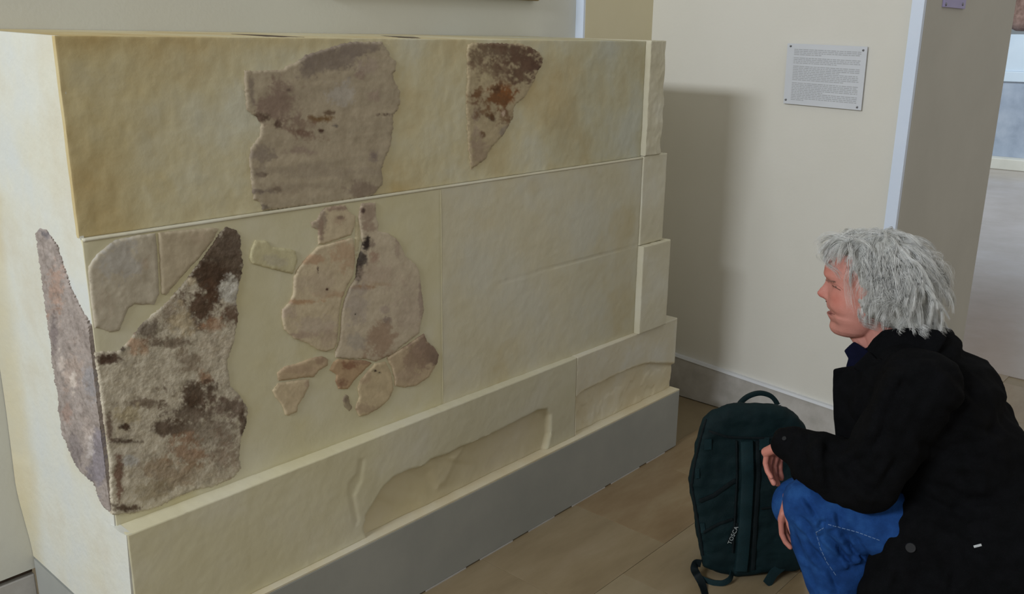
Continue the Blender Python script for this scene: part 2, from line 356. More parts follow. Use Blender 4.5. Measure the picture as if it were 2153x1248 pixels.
def hollow(X, Z):
    P3 = np.stack([X, X*0, Z], 1)
    r = .0035*smooth(.5, .75, fbm(P3, 5, 4, 41))*smooth(2.15, 2.35, X)
    return r+.003*(fbm(P3*np.array([1, 1, .6]), 32, 3, 43)-.5)
relief_panel('course_stone', .7545, XJ1-.0008, zb_, zCt, mat=M_PLASTER_YEL, seed=21, recess=rec1, ragged=.001, tint_fn=tint_c1, **kc)
relief_panel('course_stone', XJ1+.0008, XC1, zb_, zCt, mat=M_PLASTER_PINK, seed=22, recess=rec2, ragged=.001, tint_fn=tint_c2, **kc)
relief_panel('wall_slab', XL+.0008, XJ2-.0012, zm0, zmt, ymid, M_PLASTER_YEL, seed=31, round_=.0016, tint_fn=tint_left, res=.011, amp=.0010)
relief_panel('wall_slab', XJ2+.0012, XR-.001, zm0, zmt, ymid, M_PLASTER, seed=32, round_=.0016, tint_fn=tint_right, res=.0055, amp=.0012, recess=crack)
relief_panel('wall_slab', XL-.0012, XR-.001, lambda x: zMid(x), ztop, ym, M_PLASTER_WARM, seed=33, round_=.0016, tint_fn=tint_upper, res=.006, amp=.0014, zback=zbk, recess=hollow, ragged=.0012)
# --- projecting end pilaster: three stones
def xr_at(px, py, dy): return on_y(px, py, PA-dy, PB)[0]
relief_panel('pilaster_stone', XR+.0003, xr_at(1407, 87, .02), lambda x: 1.2035, lambda x: 1.5965, lambda x: ym(x)-.020, M_PLASTER_GREY, seed=51, res=.005, amp=.004, ragged=.002, zback=lambda x: 1.605, nscale=14, ragx=(0, .045))
relief_panel('pilaster_stone', XR+.0006, xr_at(1393, 497, .015), lambda x: .880, lambda x: 1.2025, lambda x: ym(x)-.015, M_PLASTER_GREY, seed=52, res=.006, amp=.0015)
relief_panel('pilaster_stone', XR-.0005, xr_at(1411, 505, .034), lambda x: zCt(x)-.001, lambda x: .8785, lambda x: ym(x)-.034, M_PLASTER_GREY, seed=53, res=.006, amp=.0015, ragged=.0025)
# --- two thin dark slivers laid on the top skin for the shadow in its gaps
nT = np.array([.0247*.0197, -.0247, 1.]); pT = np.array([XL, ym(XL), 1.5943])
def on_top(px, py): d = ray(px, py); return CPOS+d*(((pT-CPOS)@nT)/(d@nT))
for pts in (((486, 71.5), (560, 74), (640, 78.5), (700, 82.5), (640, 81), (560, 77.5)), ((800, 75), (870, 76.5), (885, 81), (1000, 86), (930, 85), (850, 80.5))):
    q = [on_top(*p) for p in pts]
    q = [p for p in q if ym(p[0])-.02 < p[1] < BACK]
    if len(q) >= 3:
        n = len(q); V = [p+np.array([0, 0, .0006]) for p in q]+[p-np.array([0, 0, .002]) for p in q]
        pyd('top_gap_shade', V, [tuple(range(n)), tuple(range(2*n-1, n-1, -1))]+[(i, i+n, (i+1) % n+n, (i+1) % n) for i in range(n)], M_DARK, MON)
# --- bright mortar roll at the joint between upper and middle course
bm = bmesh.new(); N = 420; pr_ = []
for i in range(N+1):
    x = XL+.003+(XR-XL-.006)*i/N; q = np.array([[x, 0, 0]]); mid = math.exp(-((x-1.25)/.38)**2); wv = .0002+.0030*float(fbm(q, 12, 3, 61)[0])+.0035*max(0, float(fbm(q, 70, 2, 63)[0])-.5)+.0035*mid; zz = zMid(x)-.003; yy = ymid(x)
    ringp = [(x, yy+.012, zz+.003), (x, yy+.001, zz+.0015+wv*.4), (x, yy-.0015-wv*.3, zz-.001), (x, yy-.0008, zz-.004), (x, yy+.012, zz-.004)]
    pr_.append([bm.verts.new(p) for p in ringp])
for a, b in zip(pr_, pr_[1:]):
    for k in range(5): bm.faces.new((a[k], a[(k+1) % 5], b[(k+1) % 5], b[k]))
bm.faces.new(pr_[0]); bm.faces.new(pr_[-1][::-1])
bmo('mortar_joint', bm, M_PLASTER_GREY, MON, True)
boxo('mortar_joint', (XJ2-.0016, XJ2+.0006, ymid(XJ2)-.0008, ymid(XJ2)+.01, zCt(XJ2)+.001, zMid(XJ2)-.006), M_PLASTER_YEL, MON, bev=.0005)
# ---------------------------------------------------------------- ancient stone fragments
def refine_outline(pts, step, jit, seed):
    r = random.Random(seed); out = []
    n = len(pts)
    for i in range(n):
        a = np.array(pts[i], float); b = np.array(pts[(i+1) % n], float); k = max(1, int(np.hypot(*(b-a))/step))
        nrm = np.array([-(b-a)[1], (b-a)[0]]); L_ = np.hypot(*nrm)+1e-9; nrm = nrm/L_
        for q in range(k):
            out.append(a+(b-a)*q/k+nrm*(r.uniform(-1, 1)*jit if q else 0)+np.array([r.uniform(-1, 1), r.uniform(-1, 1)])*jit*.3)
    return out
def fragment(name, px, to3, normal, base, blobs, mat, proud=.006, step=3.5, jit=1.0, amp=.0016, label=None, bands=(0, 0), seed=0, speck=.12, edge_r=.004, paint=None, nsc=25, depthcap=.012, edge_dark=.0, clamp=None):
    """px: outline in photo pixels on a real plane; to3: pixel -> point; blobs: (x, y, rx, ry, colour, strength, threshold)"""
    out = refine_outline(px, step, jit, seed); n = len(out)
    xs = [p[0] for p in out]; ys = [p[1] for p in out]
    poly = np.array(out); gx = np.arange(min(xs), max(xs), step); gy = np.arange(min(ys), max(ys), step*.9)
    GX, GY = np.meshgrid(gx, gy); GX = GX+(np.arange(len(gy)) % 2)[:, None]*step*.5
    G = np.stack([GX.ravel(), GY.ravel()], 1)+rng.uniform(-.18, .18, (GX.size, 2))*step
    G = G[poly_sdf(G, poly) > step*.55]
    allp = out+[g for g in G]
    vv, ee, ff, *_ = geometry.delaunay_2d_cdt([Vector((float(p[0]), float(p[1]))) for p in allp], [], [list(range(n))], 1, 1e-4)
    Q = np.array([[p.x, p.y] for p in vv]); W = np.array([to3(*q) for q in Q])
    sd = poly_sdf(Q, poly); px_m = np.linalg.norm(to3(xs[0]+10, ys[0])-to3(xs[0], ys[0]))/10
    sdm = np.clip(sd, 0, None)*px_m
    h = proud-edge_r*.6*(1-smooth(0, edge_r, sdm))+amp*2*(fbm(W, nsc, 4, seed)-.5)+amp*(fbm(W, nsc*4, 3, seed+2)-.5)
    C = np.tile(lin(base), (len(Q), 1))
    if bands[0]:
        bnd = fbm(np.stack([Q[:, 0]*.006, Q[:, 0]*0, (Q[:, 1]+Q[:, 0]*.12)*.07], 1), 1, 4, seed+4)
        C = C*(1+bands[0]*(bnd[:, None]-.5)*2)
    nA = fbm(np.stack([Q[:, 0], Q[:, 0]*0, Q[:, 1]], 1), .028, 5, seed+6); nB = fbm(np.stack([Q[:, 0], Q[:, 0]*0+9, Q[:, 1]], 1), .12, 4, seed+8); nC = fbm(np.stack([Q[:, 0], Q[:, 0]*0+3, Q[:, 1]], 1), .30, 2, seed+12)
    for (bx, by, rx, ry, col, st, th) in blobs:
        d = np.sqrt(((Q[:, 0]-bx)/rx)**2+((Q[:, 1]-by)/ry)**2)
        m_ = smooth(th-.16, th+.16, (1.5-d)*.5+(nA*.50+nB*.34+nC*.16-.5)*2.1+.08)*st
        m_ = m_*smooth(2.1, 1.3, d)
        C = C*(1-m_[:, None])+lin(col)[None]*m_[:, None]
    C = C*(1+speck*(nB[:, None]-.5)*2)
    if edge_dark: C = C*(1-edge_dark*(1-smooth(0, .012, sdm))[:, None]*nA[:, None]*1.6)
    nn = np.array(normal, float); V = W+nn*h[:, None]
    if clamp: V[:, clamp[0]] = np.maximum(V[:, clamp[0]], clamp[1](V))
    F = [tuple(q) for q in ff]
    # orient
    a, b, c = V[F[0][0]], V[F[0][1]], V[F[0][2]]
    if np.dot(np.cross(b-a, c-a), nn) < 0: F = [q[::-1] for q in F]
    # rim back into the plaster
    cnt = {}
    for q in F:
        for i in range(3): e = (q[i], q[(i+1) % 3]); cnt[e] = 1
    be = [e for e in cnt if (e[1], e[0]) not in cnt]
    idx = {}; V = V.tolist(); Cl = C.tolist()
    for e in be:
        for k in e:
            if k not in idx: idx[k] = len(V); V.append((np.array(V[k])-nn*depthcap).tolist()); Cl.append((np.array(Cl[k])*.96).tolist())
    for a, b in be: F.append((b, a, idx[a], idx[b]))
    o = pyd(name, V, F, mat, MON, True); colour_attr(o.data, np.clip(np.array(Cl), 0, 1)); o.data.set_sharp_from_angle(angle=math.radians(62))
    if label: o['label'] = label
    return o
front = (0, -1, 0)
up = lambda x, y: on_y(x, y, PA, PB); md = lambda x, y: on_y(x, y, PA-.010, PB)
def c2(p): return [(500+x/2.496, y/2.496) for x, y in p]
def c4(p): return [(x/1.564, 450+y/1.564) for x, y in p]
def c5(p): return [(480+x/2.4, 400+y/2.4) for x, y in p]
BRN, DBR, MAUVE, ORG, PAL, BLU = (122, 96, 74), (84, 62, 50), (138, 126, 116), (178, 120, 66), (206, 200, 184), (172, 174, 178)
def B(f, L_): return [(f([(x, y)])[0][0], f([(x, y)])[0][1], rx, ry, c, s, t) for (x, y, rx, ry, c, s, t) in L_]
F1 = [(600, 222), (640, 219), (755, 219), (775, 250), (800, 300), (830, 330), (825, 370), (808, 390), (820, 430), (850, 480), (848, 540), (835, 575), (812, 600), (815, 640), (805, 720), (790, 790), (765, 840), (750, 890), (757, 940), (755, 970), (725, 1000), (690, 1030), (640, 1040), (420, 1072), (130, 1103), (115, 1060), (80, 1045), (70, 980), (65, 900), (60, 820), (68, 770), (110, 720), (120, 650), (95, 610), (50, 580), (38, 500), (32, 430), (35, 366), (100, 374), (160, 368), (230, 366), (260, 345), (300, 330), (330, 310), (350, 290), (420, 270), (500, 245), (560, 226)]
fragment('stone_fragment', c2(F1), up, front, (182, 170, 148), B(c2, [
    (460, 310, 70, 36, MAUVE, .85, .42), (620, 250, 60, 20, MAUVE, .8, .45), (340, 370, 30, 30, MAUVE, .7, .5),
    (200, 560, 40, 60, (150, 128, 116), .8, .52), (130, 620, 24, 12, DBR, .85, .5), (200, 650, 16, 14, DBR, .9, .5), (320, 690, 34, 12, (120, 92, 78), .9, .55),
    (430, 620, 38, 12, (128, 100, 62), .95, .48), (480, 590, 24, 10, (110, 90, 70), .9, .5), (430, 685, 8, 5, DBR, 1, .4), (510, 660, 9, 6, (100, 92, 90), .9, .4),
    (760, 600, 26, 3, DBR, .9, .5), (690, 500, 26, 22, (160, 140, 128), .6, .5), (540, 500, 50, 34, (186, 182, 176), .6, .5), (120, 800, 30, 30, MAUVE, .7, .5),
    (300, 790, 36, 12, (156, 138, 126), .7, .5), (710, 820, 14, 16, (140, 126, 122), .8, .5), (130, 915, 16, 5, DBR, .8, .45), (110, 1000, 30, 8, (124, 112, 104), .8, .45), (200, 990, 9, 5, DBR, .7, .4), (130, 1085, 16, 7, (110, 100, 90), .8, .45), (65, 470, 8, 36, MAUVE, .7, .45), (700, 350, 40, 24, (176, 160, 148), .6, .5), (640, 400, 16, 10, (150, 130, 118), .6, .5), (260, 472, 3, 3, (30, 25, 25), 1, .3), (330, 660, 120, 40, (138, 116, 100), .7, .68), (240, 540, 60, 90, (146, 128, 114), .7, .62), (420, 900, 260, 20, (158, 146, 130), .5, .55), (400, 980, 260, 16, (156, 142, 124), .5, .6), (620, 990, 60, 24, (140, 124, 110), .7, .55)]),
    M_STONE, label='large upper fragment with mauve stains and streaks', bands=(.13, 0), seed=3, step=3.4, jit=1.6, amp=.0011, proud=.005)
F2 = [(1205, 235), (1225, 225), (1300, 228), (1400, 228), (1480, 228), (1530, 245), (1580, 275), (1600, 305), (1590, 345), (1562, 390), (1555, 425), (1530, 460), (1500, 510), (1455, 545), (1440, 590), (1440, 620), (1415, 665), (1385, 715), (1340, 760), (1310, 800), (1300, 830), (1260, 860), (1222, 888), (1215, 830), (1205, 700), (1200, 600), (1198, 500), (1205, 400), (1200, 300)]
fragment('stone_fragment', c2(F2), up, front, (186, 172, 142), B(c2, [
    (1400, 270, 70, 30, (118, 98, 82), .9, .4), (1530, 330, 36, 40, (98, 74, 62), 1, .42), (1280, 290, 40, 40, (130, 112, 90), .75, .55), (1330, 330, 40, 26, (120, 100, 80), .8, .58),
    (1380, 500, 42, 40, (138, 86, 42), .95, .5), (1350, 470, 20, 16, (84, 58, 38), .9, .58), (1260, 490, 12, 16, (112, 74, 40), .85, .5), (1400, 600, 30, 40, (112, 76, 46), .8, .58), (1330, 620, 20, 12, (70, 52, 40), .9, .6),
    (1390, 690, 18, 22, (150, 140, 132), .7, .5), (1280, 705, 7, 9, (112, 84, 60), .9, .45), (1240, 700, 14, 60, (164, 146, 132), .6, .55), (1450, 400, 30, 24, (196, 184, 150), .7, .5), (1290, 400, 34, 24, (196, 184, 150), .8, .5), (1255, 810, 20, 40, (168, 150, 130), .7, .4), (1250, 600, 14, 26, (150, 134, 116), .6, .55), (1390, 350, 90, 60, (124, 102, 82), .75, .62), (1330, 550, 60, 70, (120, 88, 58), .7, .68), (1480, 300, 60, 60, (108, 84, 68), .8, .5), (1387, 595, 4, 6, (200, 180, 160), 1, .3)]),
    M_STONE, label='dark brown wedge-shaped fragment with rust stains', seed=5, step=3.0, jit=1.2, proud=.005)
L1 = [(380, 84), (450, 69), (510, 62), (516, 120), (519, 200), (523, 258), (508, 297), (440, 296), (420, 310), (405, 350), (390, 382), (360, 388), (330, 376), (310, 373), (300, 300), (291, 200), (290, 172), (320, 130), (350, 105)]
fragment('stone_fragment', c4(L1), md, front, (194, 186, 168), B(c4, [(400, 160, 60, 40, (184, 182, 178), .7, .45), (330, 300, 30, 40, (190, 178, 160), .5, .5), (480, 160, 16, 26, (190, 172, 150), .6, .5)]), M_STONE, label='pale grey fragment at the left corner', proud=.004, seed=7, step=4, jit=.7, speck=.05)
L2 = [(519, 61), (600, 52), (700, 44), (718, 48), (697, 90), (657, 140), (597, 205), (545, 266), (530, 262), (526, 200), (522, 120)]
fragment('stone_fragment', c4(L2), md, front, (192, 180, 156), B(c4, [(640, 80, 40, 16, (186, 170, 148), .6, .5)]), M_STONE, label='pale beige fragment beside the dark one', proud=.004, seed=8, step=4, jit=.7, speck=.05)
L3 = [(740, 42), (775, 52), (790, 75), (792, 120), (798, 170), (785, 230), (775, 290), (783, 330), (775, 375), (768, 420), (745, 480), (755, 560), (790, 600), (814, 640), (808, 690), (790, 740), (785, 800), (792, 835), (760, 870), (700, 895), (640, 905), (580, 930), (520, 962), (440, 982), (366, 988), (362, 900), (359, 820), (350, 740), (336, 650), (326, 560), (313, 480), (309, 452), (385, 450), (420, 420), (470, 355), (545, 292), (600, 228), (660, 152), (700, 97), (722, 60)]
D2, D3, T1, T2 = (92, 74, 60), (120, 104, 88), (188, 172, 144), (176, 140, 112)
fragment('stone_fragment', c4(L3), md, front, (204, 196, 178), B(c4, [
    (740, 150, 60, 70, (96, 80, 66), .95, .36), (680, 210, 44, 40, (86, 68, 54), .95, .42), (760, 90, 30, 36, (112, 98, 86), .8, .4), (660, 300, 44, 50, (94, 72, 56), .95, .44), (760, 330, 30, 26, (108, 84, 68), .9, .45),
    (560, 330, 40, 34, (138, 122, 106), .7, .5), (480, 370, 40, 26, (116, 104, 92), .8, .48), (440, 430, 30, 20, T2, .7, .45), (700, 360, 30, 20, T2, .7, .5), (590, 350, 30, 36, (200, 186, 158), .8, .48),
    (350, 475, 30, 12, DBR, .95, .4), (400, 440, 12, 10, (70, 56, 46), .9, .4), (560, 420, 70, 12, D3, .8, .5), (480, 520, 70, 30, (202, 194, 176), .8, .45), (700, 440, 40, 34, (200, 190, 172), .8, .45), (620, 480, 30, 34, (140, 124, 106), .7, .52),
    (670, 540, 18, 18, T2, .8, .48), (470, 620, 60, 12, D3, .85, .45), (640, 590, 60, 34, D2, .92, .42), (740, 640, 56, 30, (112, 94, 82), .85, .42), (610, 640, 50, 36, D2, .8, .5), (420, 660, 34, 24, (190, 178, 148), .8, .44), (410, 695, 14, 8, D2, 1, .5), (540, 700, 60, 20, D2, .9, .45), (420, 745, 44, 8, D2, .9, .45),
    (700, 720, 60, 50, (136, 124, 110), .7, .45), (600, 780, 50, 34, (162, 132, 108), .8, .45), (430, 790, 44, 30, (198, 190, 174), .9, .4), (420, 810, 20, 12, (186, 186, 186), .8, .4), (560, 840, 70, 40, (156, 136, 112), .7, .48), (390, 860, 12, 60, (124, 96, 80), .9, .45), (500, 900, 60, 24, (160, 148, 124), .7, .5), (410, 965, 34, 10, D2, .95, .42), (740, 800, 40, 50, (146, 128, 112), .7, .48), (680, 860, 40, 16, (176, 166, 148), .7, .5), (355, 700, 10, 36, (110, 88, 76), .8, .45), (755, 250, 20, 26, (206, 204, 196), 1.0, .40), (630, 225, 14, 12, (200, 188, 164), 1, .5), (800, 690, 10, 26, D2, .8, .4)]),
    M_CRUST, label='big dark crusted fragment at the lower left corner', proud=.004, seed=9, step=2.7, jit=1.4, amp=.0016, speck=.26, nsc=40, clamp=(0, lambda V: .7505+0*V[:, 0]))
sd3 = lambda x, y: on_x(x, y, XL-.006)
S1 = [(117, 62), (130, 47), (150, 52), (188, 107), (203, 160), (230, 240), (268, 318), (298, 378), (312, 440), (318, 520), (333, 620), (349, 720), (362, 820), (368, 900), (372, 983), (340, 965), (322, 930), (305, 882), (262, 845), (232, 790), (203, 720), (192, 650), (187, 580), (172, 500), (162, 400), (147, 300), (134, 200), (124, 120)]
fragment('stone_fragment', c4(S1), sd3, (-1, 0, 0), (162, 152, 147), B(c4, [
    (150, 65, 16, 12, (112, 108, 112), .9, .35), (185, 250, 20, 60, (168, 142, 128), .8, .4), (250, 520, 26, 60, (176, 160, 150), .7, .45), (300, 560, 20, 60, (148, 146, 150), .8, .45), (180, 380, 8, 50, (124, 114, 114), .8, .4), (225, 640, 14, 30, (156, 134, 124), .8, .4), (330, 820, 20, 80, (132, 126, 134), .85, .4), (290, 700, 14, 40, (184, 172, 166), .8, .5), (250, 760, 14, 40, (128, 120, 120), .8, .42), (245, 560, 8, 40, (206, 196, 188), .8, .52), (300, 770, 8, 30, (200, 192, 190), .7, .52), (205, 480, 8, 30, (196, 184, 176), .7, .52)]),
    M_CRUST, label='lilac-grey rough fragment on the left side face', proud=.002, seed=11, step=2.6, jit=1.4, amp=.0026, speck=.24, nsc=60, edge_r=.004, clamp=(1, lambda V: ym(XL)-.0085+0*V[:, 0]))
PK = (186, 170, 150)
m_spec = [
 ([(135, 250), (190, 255), (215, 285), (300, 295), (335, 305), (345, 350), (325, 420), (260, 405), (180, 385), (120, 370), (105, 340), (115, 290)], (190, 180, 150), [(230, 355, 30, 12, (196, 194, 178), .8, .4)], 'small cream cushion-shaped fragment', .005),
 ([(490, 85), (585, 70), (605, 105), (640, 130), (635, 180), (618, 224), (560, 243), (480, 270), (452, 272), (452, 200), (420, 182), (415, 157), (445, 150), (465, 110)], (190, 172, 150), [(470, 130, 12, 40, MAUVE, .9, .4), (540, 90, 36, 8, (136, 112, 102), .9, .45), (465, 200, 6, 30, (124, 100, 90), .9, .4), (550, 150, 18, 12, (190, 168, 142), .9, .5), (560, 135, 10, 5, (110, 90, 80), .9, .5), (430, 172, 8, 8, (140, 130, 120), .7, .4)], None, .004),
 ([(668, 66), (740, 60), (742, 130), (755, 175), (752, 203), (800, 215), (840, 240), (870, 280), (890, 330), (940, 370), (960, 400), (965, 450), (970, 500), (985, 600), (970, 660), (960, 720), (880, 778), (820, 828), (740, 862), (690, 848), (600, 848), (540, 842), (537, 815), (558, 760), (564, 700), (568, 620), (584, 550), (612, 482), (640, 442), (650, 350), (668, 300), (675, 262), (662, 190), (655, 140)], (188, 172, 156), [(700, 110, 20, 40, (148, 128, 112), .8, .4), (674, 103, 4, 5, (96, 78, 70), 1, .3), (720, 180, 18, 16, (150, 126, 108), .8, .45), (692, 262, 9, 14, (60, 50, 46), 1, .35), (722, 270, 8, 14, (110, 96, 86), .9, .45), (672, 340, 12, 20, (76, 70, 66), .95, .4), (652, 400, 7, 22, (66, 58, 54), .95, .4), (735, 340, 14, 16, (164, 130, 110), .9, .4), (690, 485, 30, 5, (150, 108, 66), .95, .42), (760, 470, 26, 6, (186, 160, 112), .7, .45), (780, 420, 50, 40, (188, 168, 150), .6, .45), (640, 600, 30, 50, (174, 168, 164), .7, .45), (797, 652, 12, 10, (120, 108, 106), .95, .4), (780, 600, 16, 12, (160, 146, 142), .7, .45), (770, 760, 40, 50, (148, 116, 90), .85, .42), (640, 750, 24, 24, (158, 158, 152), .7, .45), (900, 600, 40, 60, (184, 170, 156), .5, .45), (850, 300, 12, 40, (162, 144, 130), .7, .5), (965, 550, 6, 40, (150, 132, 122), .8, .45), (635, 622, 2, 3, (30, 28, 28), 1, .3), (560, 850, 12, 4, (110, 86, 72), .9, .4)], 'right half of the round rosy fragment', .005),
 ([(450, 283), (520, 264), (600, 243), (623, 238), (633, 290), (636, 360), (626, 428), (597, 478), (570, 540), (555, 620), (550, 700), (545, 770), (530, 798), (490, 812), (450, 802), (400, 770), (330, 745), (280, 700), (270, 650), (270, 600), (310, 560), (325, 520), (330, 440), (345, 400), (385, 350), (430, 303)], (192, 174, 152), [(400, 350, 30, 10, (184, 140, 106), .8, .42), (580, 320, 24, 30, (188, 150, 116), .7, .42), (350, 560, 40, 7, (184, 138, 96), .9, .4), (500, 520, 40, 7, (186, 150, 116), .7, .45), (420, 460, 40, 24, (200, 188, 164), .8, .4), (310, 620, 16, 24, (176, 160, 152), .7, .4), (420, 680, 44, 20, (196, 186, 172), .8, .4), (370, 730, 34, 10, (168, 148, 136), .8, .42), (490, 740, 30, 20, (178, 160, 146), .6, .45), (445, 395, 2, 6, (110, 90, 80), 1, .35), (490, 497, 2, 2, (90, 60, 50), 1, .3)], 'left half of the round rosy fragment', .006),
 ([(245, 920), (280, 890), (350, 870), (420, 845), (470, 835), (502, 852), (500, 880), (455, 908), (430, 940), (370, 943), (300, 955), (252, 960)], (182, 158, 134), [(470, 850, 20, 10, (160, 136, 116), .7, .45), (350, 900, 40, 8, (190, 168, 142), .6, .45)], None, .004),
 ([(250, 972), (340, 958), (405, 952), (405, 985), (380, 1040), (350, 1080), (345, 1115), (300, 1135), (285, 1130), (270, 1080), (235, 1040), (222, 1010)], (190, 170, 146), [(390, 970, 8, 10, (168, 146, 128), .7, .4)], None, .004),
 ([(550, 850), (610, 852), (690, 857), (722, 870), (690, 900), (640, 950), (600, 1000), (555, 1000), (540, 960), (545, 930), (510, 905), (530, 865)], (174, 144, 118), [(600, 890, 20, 16, (126, 84, 62), .95, .42), (560, 960, 18, 16, (118, 84, 66), .9, .42), (670, 865, 20, 5, (140, 110, 90), .7, .45)], 'brown angular fragment under the round one', .004),
 ([(735, 872), (790, 862), (803, 885), (822, 930), (832, 1000), (810, 1050), (770, 1090), (700, 1130), (660, 1140), (640, 1100), (660, 1040), (652, 1000), (662, 960), (700, 912), (728, 885)], (188, 168, 142), [(690, 940, 14, 20, (164, 140, 118), .6, .45), (740, 908, 8, 3, (70, 55, 48), 1, .4), (757, 917, 5, 3, (60, 48, 42), 1, .4), (700, 1100, 30, 12, (158, 138, 118), .7, .45)], None, .004),
 ([(575, 1055), (590, 1028), (606, 1035), (612, 1070), (630, 1100), (610, 1115), (585, 1092)], (150, 134, 116), [(590, 1050, 8, 12, (124, 110, 98), .8, .4)], None, .002),
 ([(800, 842), (880, 792), (970, 732), (985, 722), (1000, 760), (1035, 790), (1060, 830), (1050, 870), (1010, 940), (950, 980), (890, 993), (838, 985), (836, 950), (824, 890), (808, 868)], (180, 158, 136), [(1010, 810, 36, 34, (118, 98, 88), .95, .4), (970, 760, 14, 20, (130, 110, 100), .85, .42), (930, 850, 34, 26, (146, 124, 108), .8, .48), (1040, 850, 14, 14, (104, 88, 80), .9, .4), (870, 930, 34, 20, (176, 158, 138), .6, .45), (815, 900, 3, 9, (60, 50, 44), 1, .4)], 'purplish brown fragment at lower right', .005)]
for i, (o_, base, bl, lab, pr0) in enumerate(m_spec):
    fragment('stone_fragment', c5(o_), md, front, tuple(c+k for c, k in zip(base, (16, 20, 14))), B(c5, [(x, y, rx, ry, tuple((a+b)/2 for a, b in zip(c, base)) if max(rx, ry) > 6 and sum(c) > 260 else c, st, th) for x, y, rx, ry, c, st, th in bl]), M_STONE, label=lab, proud=pr0, seed=20+i, step=2.8, jit=.6, amp=.0007, speck=.12, edge_r=.0035)
# raised plaster strip beside fragments of the bottom-left group and shallow smooth infills
fragment('plaster_infill', c5([(640, 135), (652, 150), (665, 250), (650, 345), (640, 350), (636, 250), (640, 190)]), md, front, (216, 207, 174), [], M_STONE, proud=.002, seed=60, step=4, jit=.3, amp=.0006)
# ================================================================ plaque, small sign, gold frame
P4 = [on_x(1657, 91, WX-.009), on_x(1825, 98, WX-.009), on_x(1811, 232, WX-.009), on_x(1648, 217, WX-.009)]
PLQ = thing('information_plaque', 'white rectangular plaque with small grey printed text screwed to the cream wall', 'plaque', tuple(P4[3]))
def quad_at(s, t): # s to the right, t down
    a = P4[0]*(1-s)+P4[1]*s; b = P4[3]*(1-s)+P4[2]*s; return a*(1-t)+b*t
def slab(name, s0, s1, t0, t1, x_off, th, mat, parent):
    c = [quad_at(s0, t1), quad_at(s1, t1), quad_at(s1, t0), quad_at(s0, t0)]
    fr = [(p[0]-x_off-th, p[1], p[2]) for p in c]; bk = [(p[0]-x_off, p[1], p[2]) for p in c]
    return fr+bk, [(0, 1, 2, 3), (7, 6, 5, 4), (0, 4, 5, 1), (1, 5, 6, 2), (2, 6, 7, 3), (3, 7, 4, 0)]
v, f = slab('', 0, 1, 0, 1, 0, .004, None, None); pyd('backing_board', v, f, M_WHITEP, PLQ)
# separate wood/acrylic back with a small stand-off so it casts a thin shadow
V, F = [], []
rowsets = [(.075, 4, .42), (.225, 4, .66), (.355, 8, .80), (.60, 9, .22)]
y = .085; blocks = [(4, .42), (4, .66), (9, .78), (11, .2)]
for bi, (nrow, lastw) in enumerate(blocks):
    for r_ in range(nrow):
        s = .095; end = .935 if r_ < nrow-1 else .095+.84*lastw
        if bi == 2 and r_ == 3: end = .7
        if bi == 3 and r_ == 5: end = .5
        while s < end-.01:
            wl = min(random.uniform(.02, .075), end-s)
            vv, ff = slab('', s, s+wl, y, y+.0145, .0041, .0002, None, None); k = len(V); V += vv; F += [tuple(i+k for i in q) for q in ff[:1]]
            s += wl+.008
        y += .0278
    y += .026
pt = pyd('printed_text', V, F, M_INK, PLQ); pt['label'] = 'rows of small grey print'
for (s, t) in ((.045, .045), (.955, .06), (.95, .955), (.03, .935)):
    p = quad_at(s, t); bm = bmesh.new(); bmesh.ops.create_cone(bm, segments=16, radius1=.0042, radius2=.003, depth=.004, cap_ends=True)
    bmesh.ops.rotate(bm, verts=bm.verts, matrix=Matrix.Rotation(-math.pi/2, 3, 'Y')); bmesh.ops.translate(bm, verts=bm.verts, vec=(p[0]-.006, p[1], p[2]))
    bmo('screw', bm, M_METAL, PLQ, True)
a = on_y(1984, 14, YE-.006); b = on_y(2028, 20, YE-.006)
SG = thing('small_sign', 'small lilac sign with two screws high on the grey pillar', 'sign', (a[0], a[1], a[2]))
boxo('board', (a[0], b[0], YE-.008, YE, a[2]-.001, a[2]+.16), M_LILAC, SG, bev=.001)
for px in (1989, 2024):
    q = on_y(px, 9, YE-.008); bm = bmesh.new(); bmesh.ops.create_icosphere(bm, subdivisions=2, radius=.006); bmesh.ops.scale(bm, vec=(1, .5, 1), verts=bm.verts); bmesh.ops.translate(bm, verts=bm.verts, vec=(q[0], YE-.009, q[2])); bmo('screw', bm, M_METAL, SG, True)
a = on_y(655, 1, YB-.03); b = on_y(1135, 2, YB-.03)
GF = thing('picture_frame', 'dull gold lower edge of a frame hanging above the monument', 'frame', (a[0], YB-.03, a[2]))
boxo('frame_rail', (a[0], b[0], YB-.032, YB-.001, b[2]+.0, b[2]+.05), M_GOLD, GF, bev=.006)
boxo('frame_rail', (a[0], a[0]+.05, YB-.030, YB-.001, b[2]+.051, b[2]+.9), M_GOLD, GF, bev=.006)
boxo('frame_rail', (b[0]-.05, b[0], YB-.030, YB-.001, b[2]+.051, b[2]+.9), M_GOLD, GF, bev=.006)
boxo('frame_rail', (a[0], b[0], YB-.032, YB-.001, b[2]+.901, b[2]+.95), M_GOLD, GF, bev=.006)
boxo('panel', (a[0]+.051, b[0]-.051, YB-.014, YB-.001, b[2]+.051, b[2]+.9), M_PLASTER_PINK, GF)
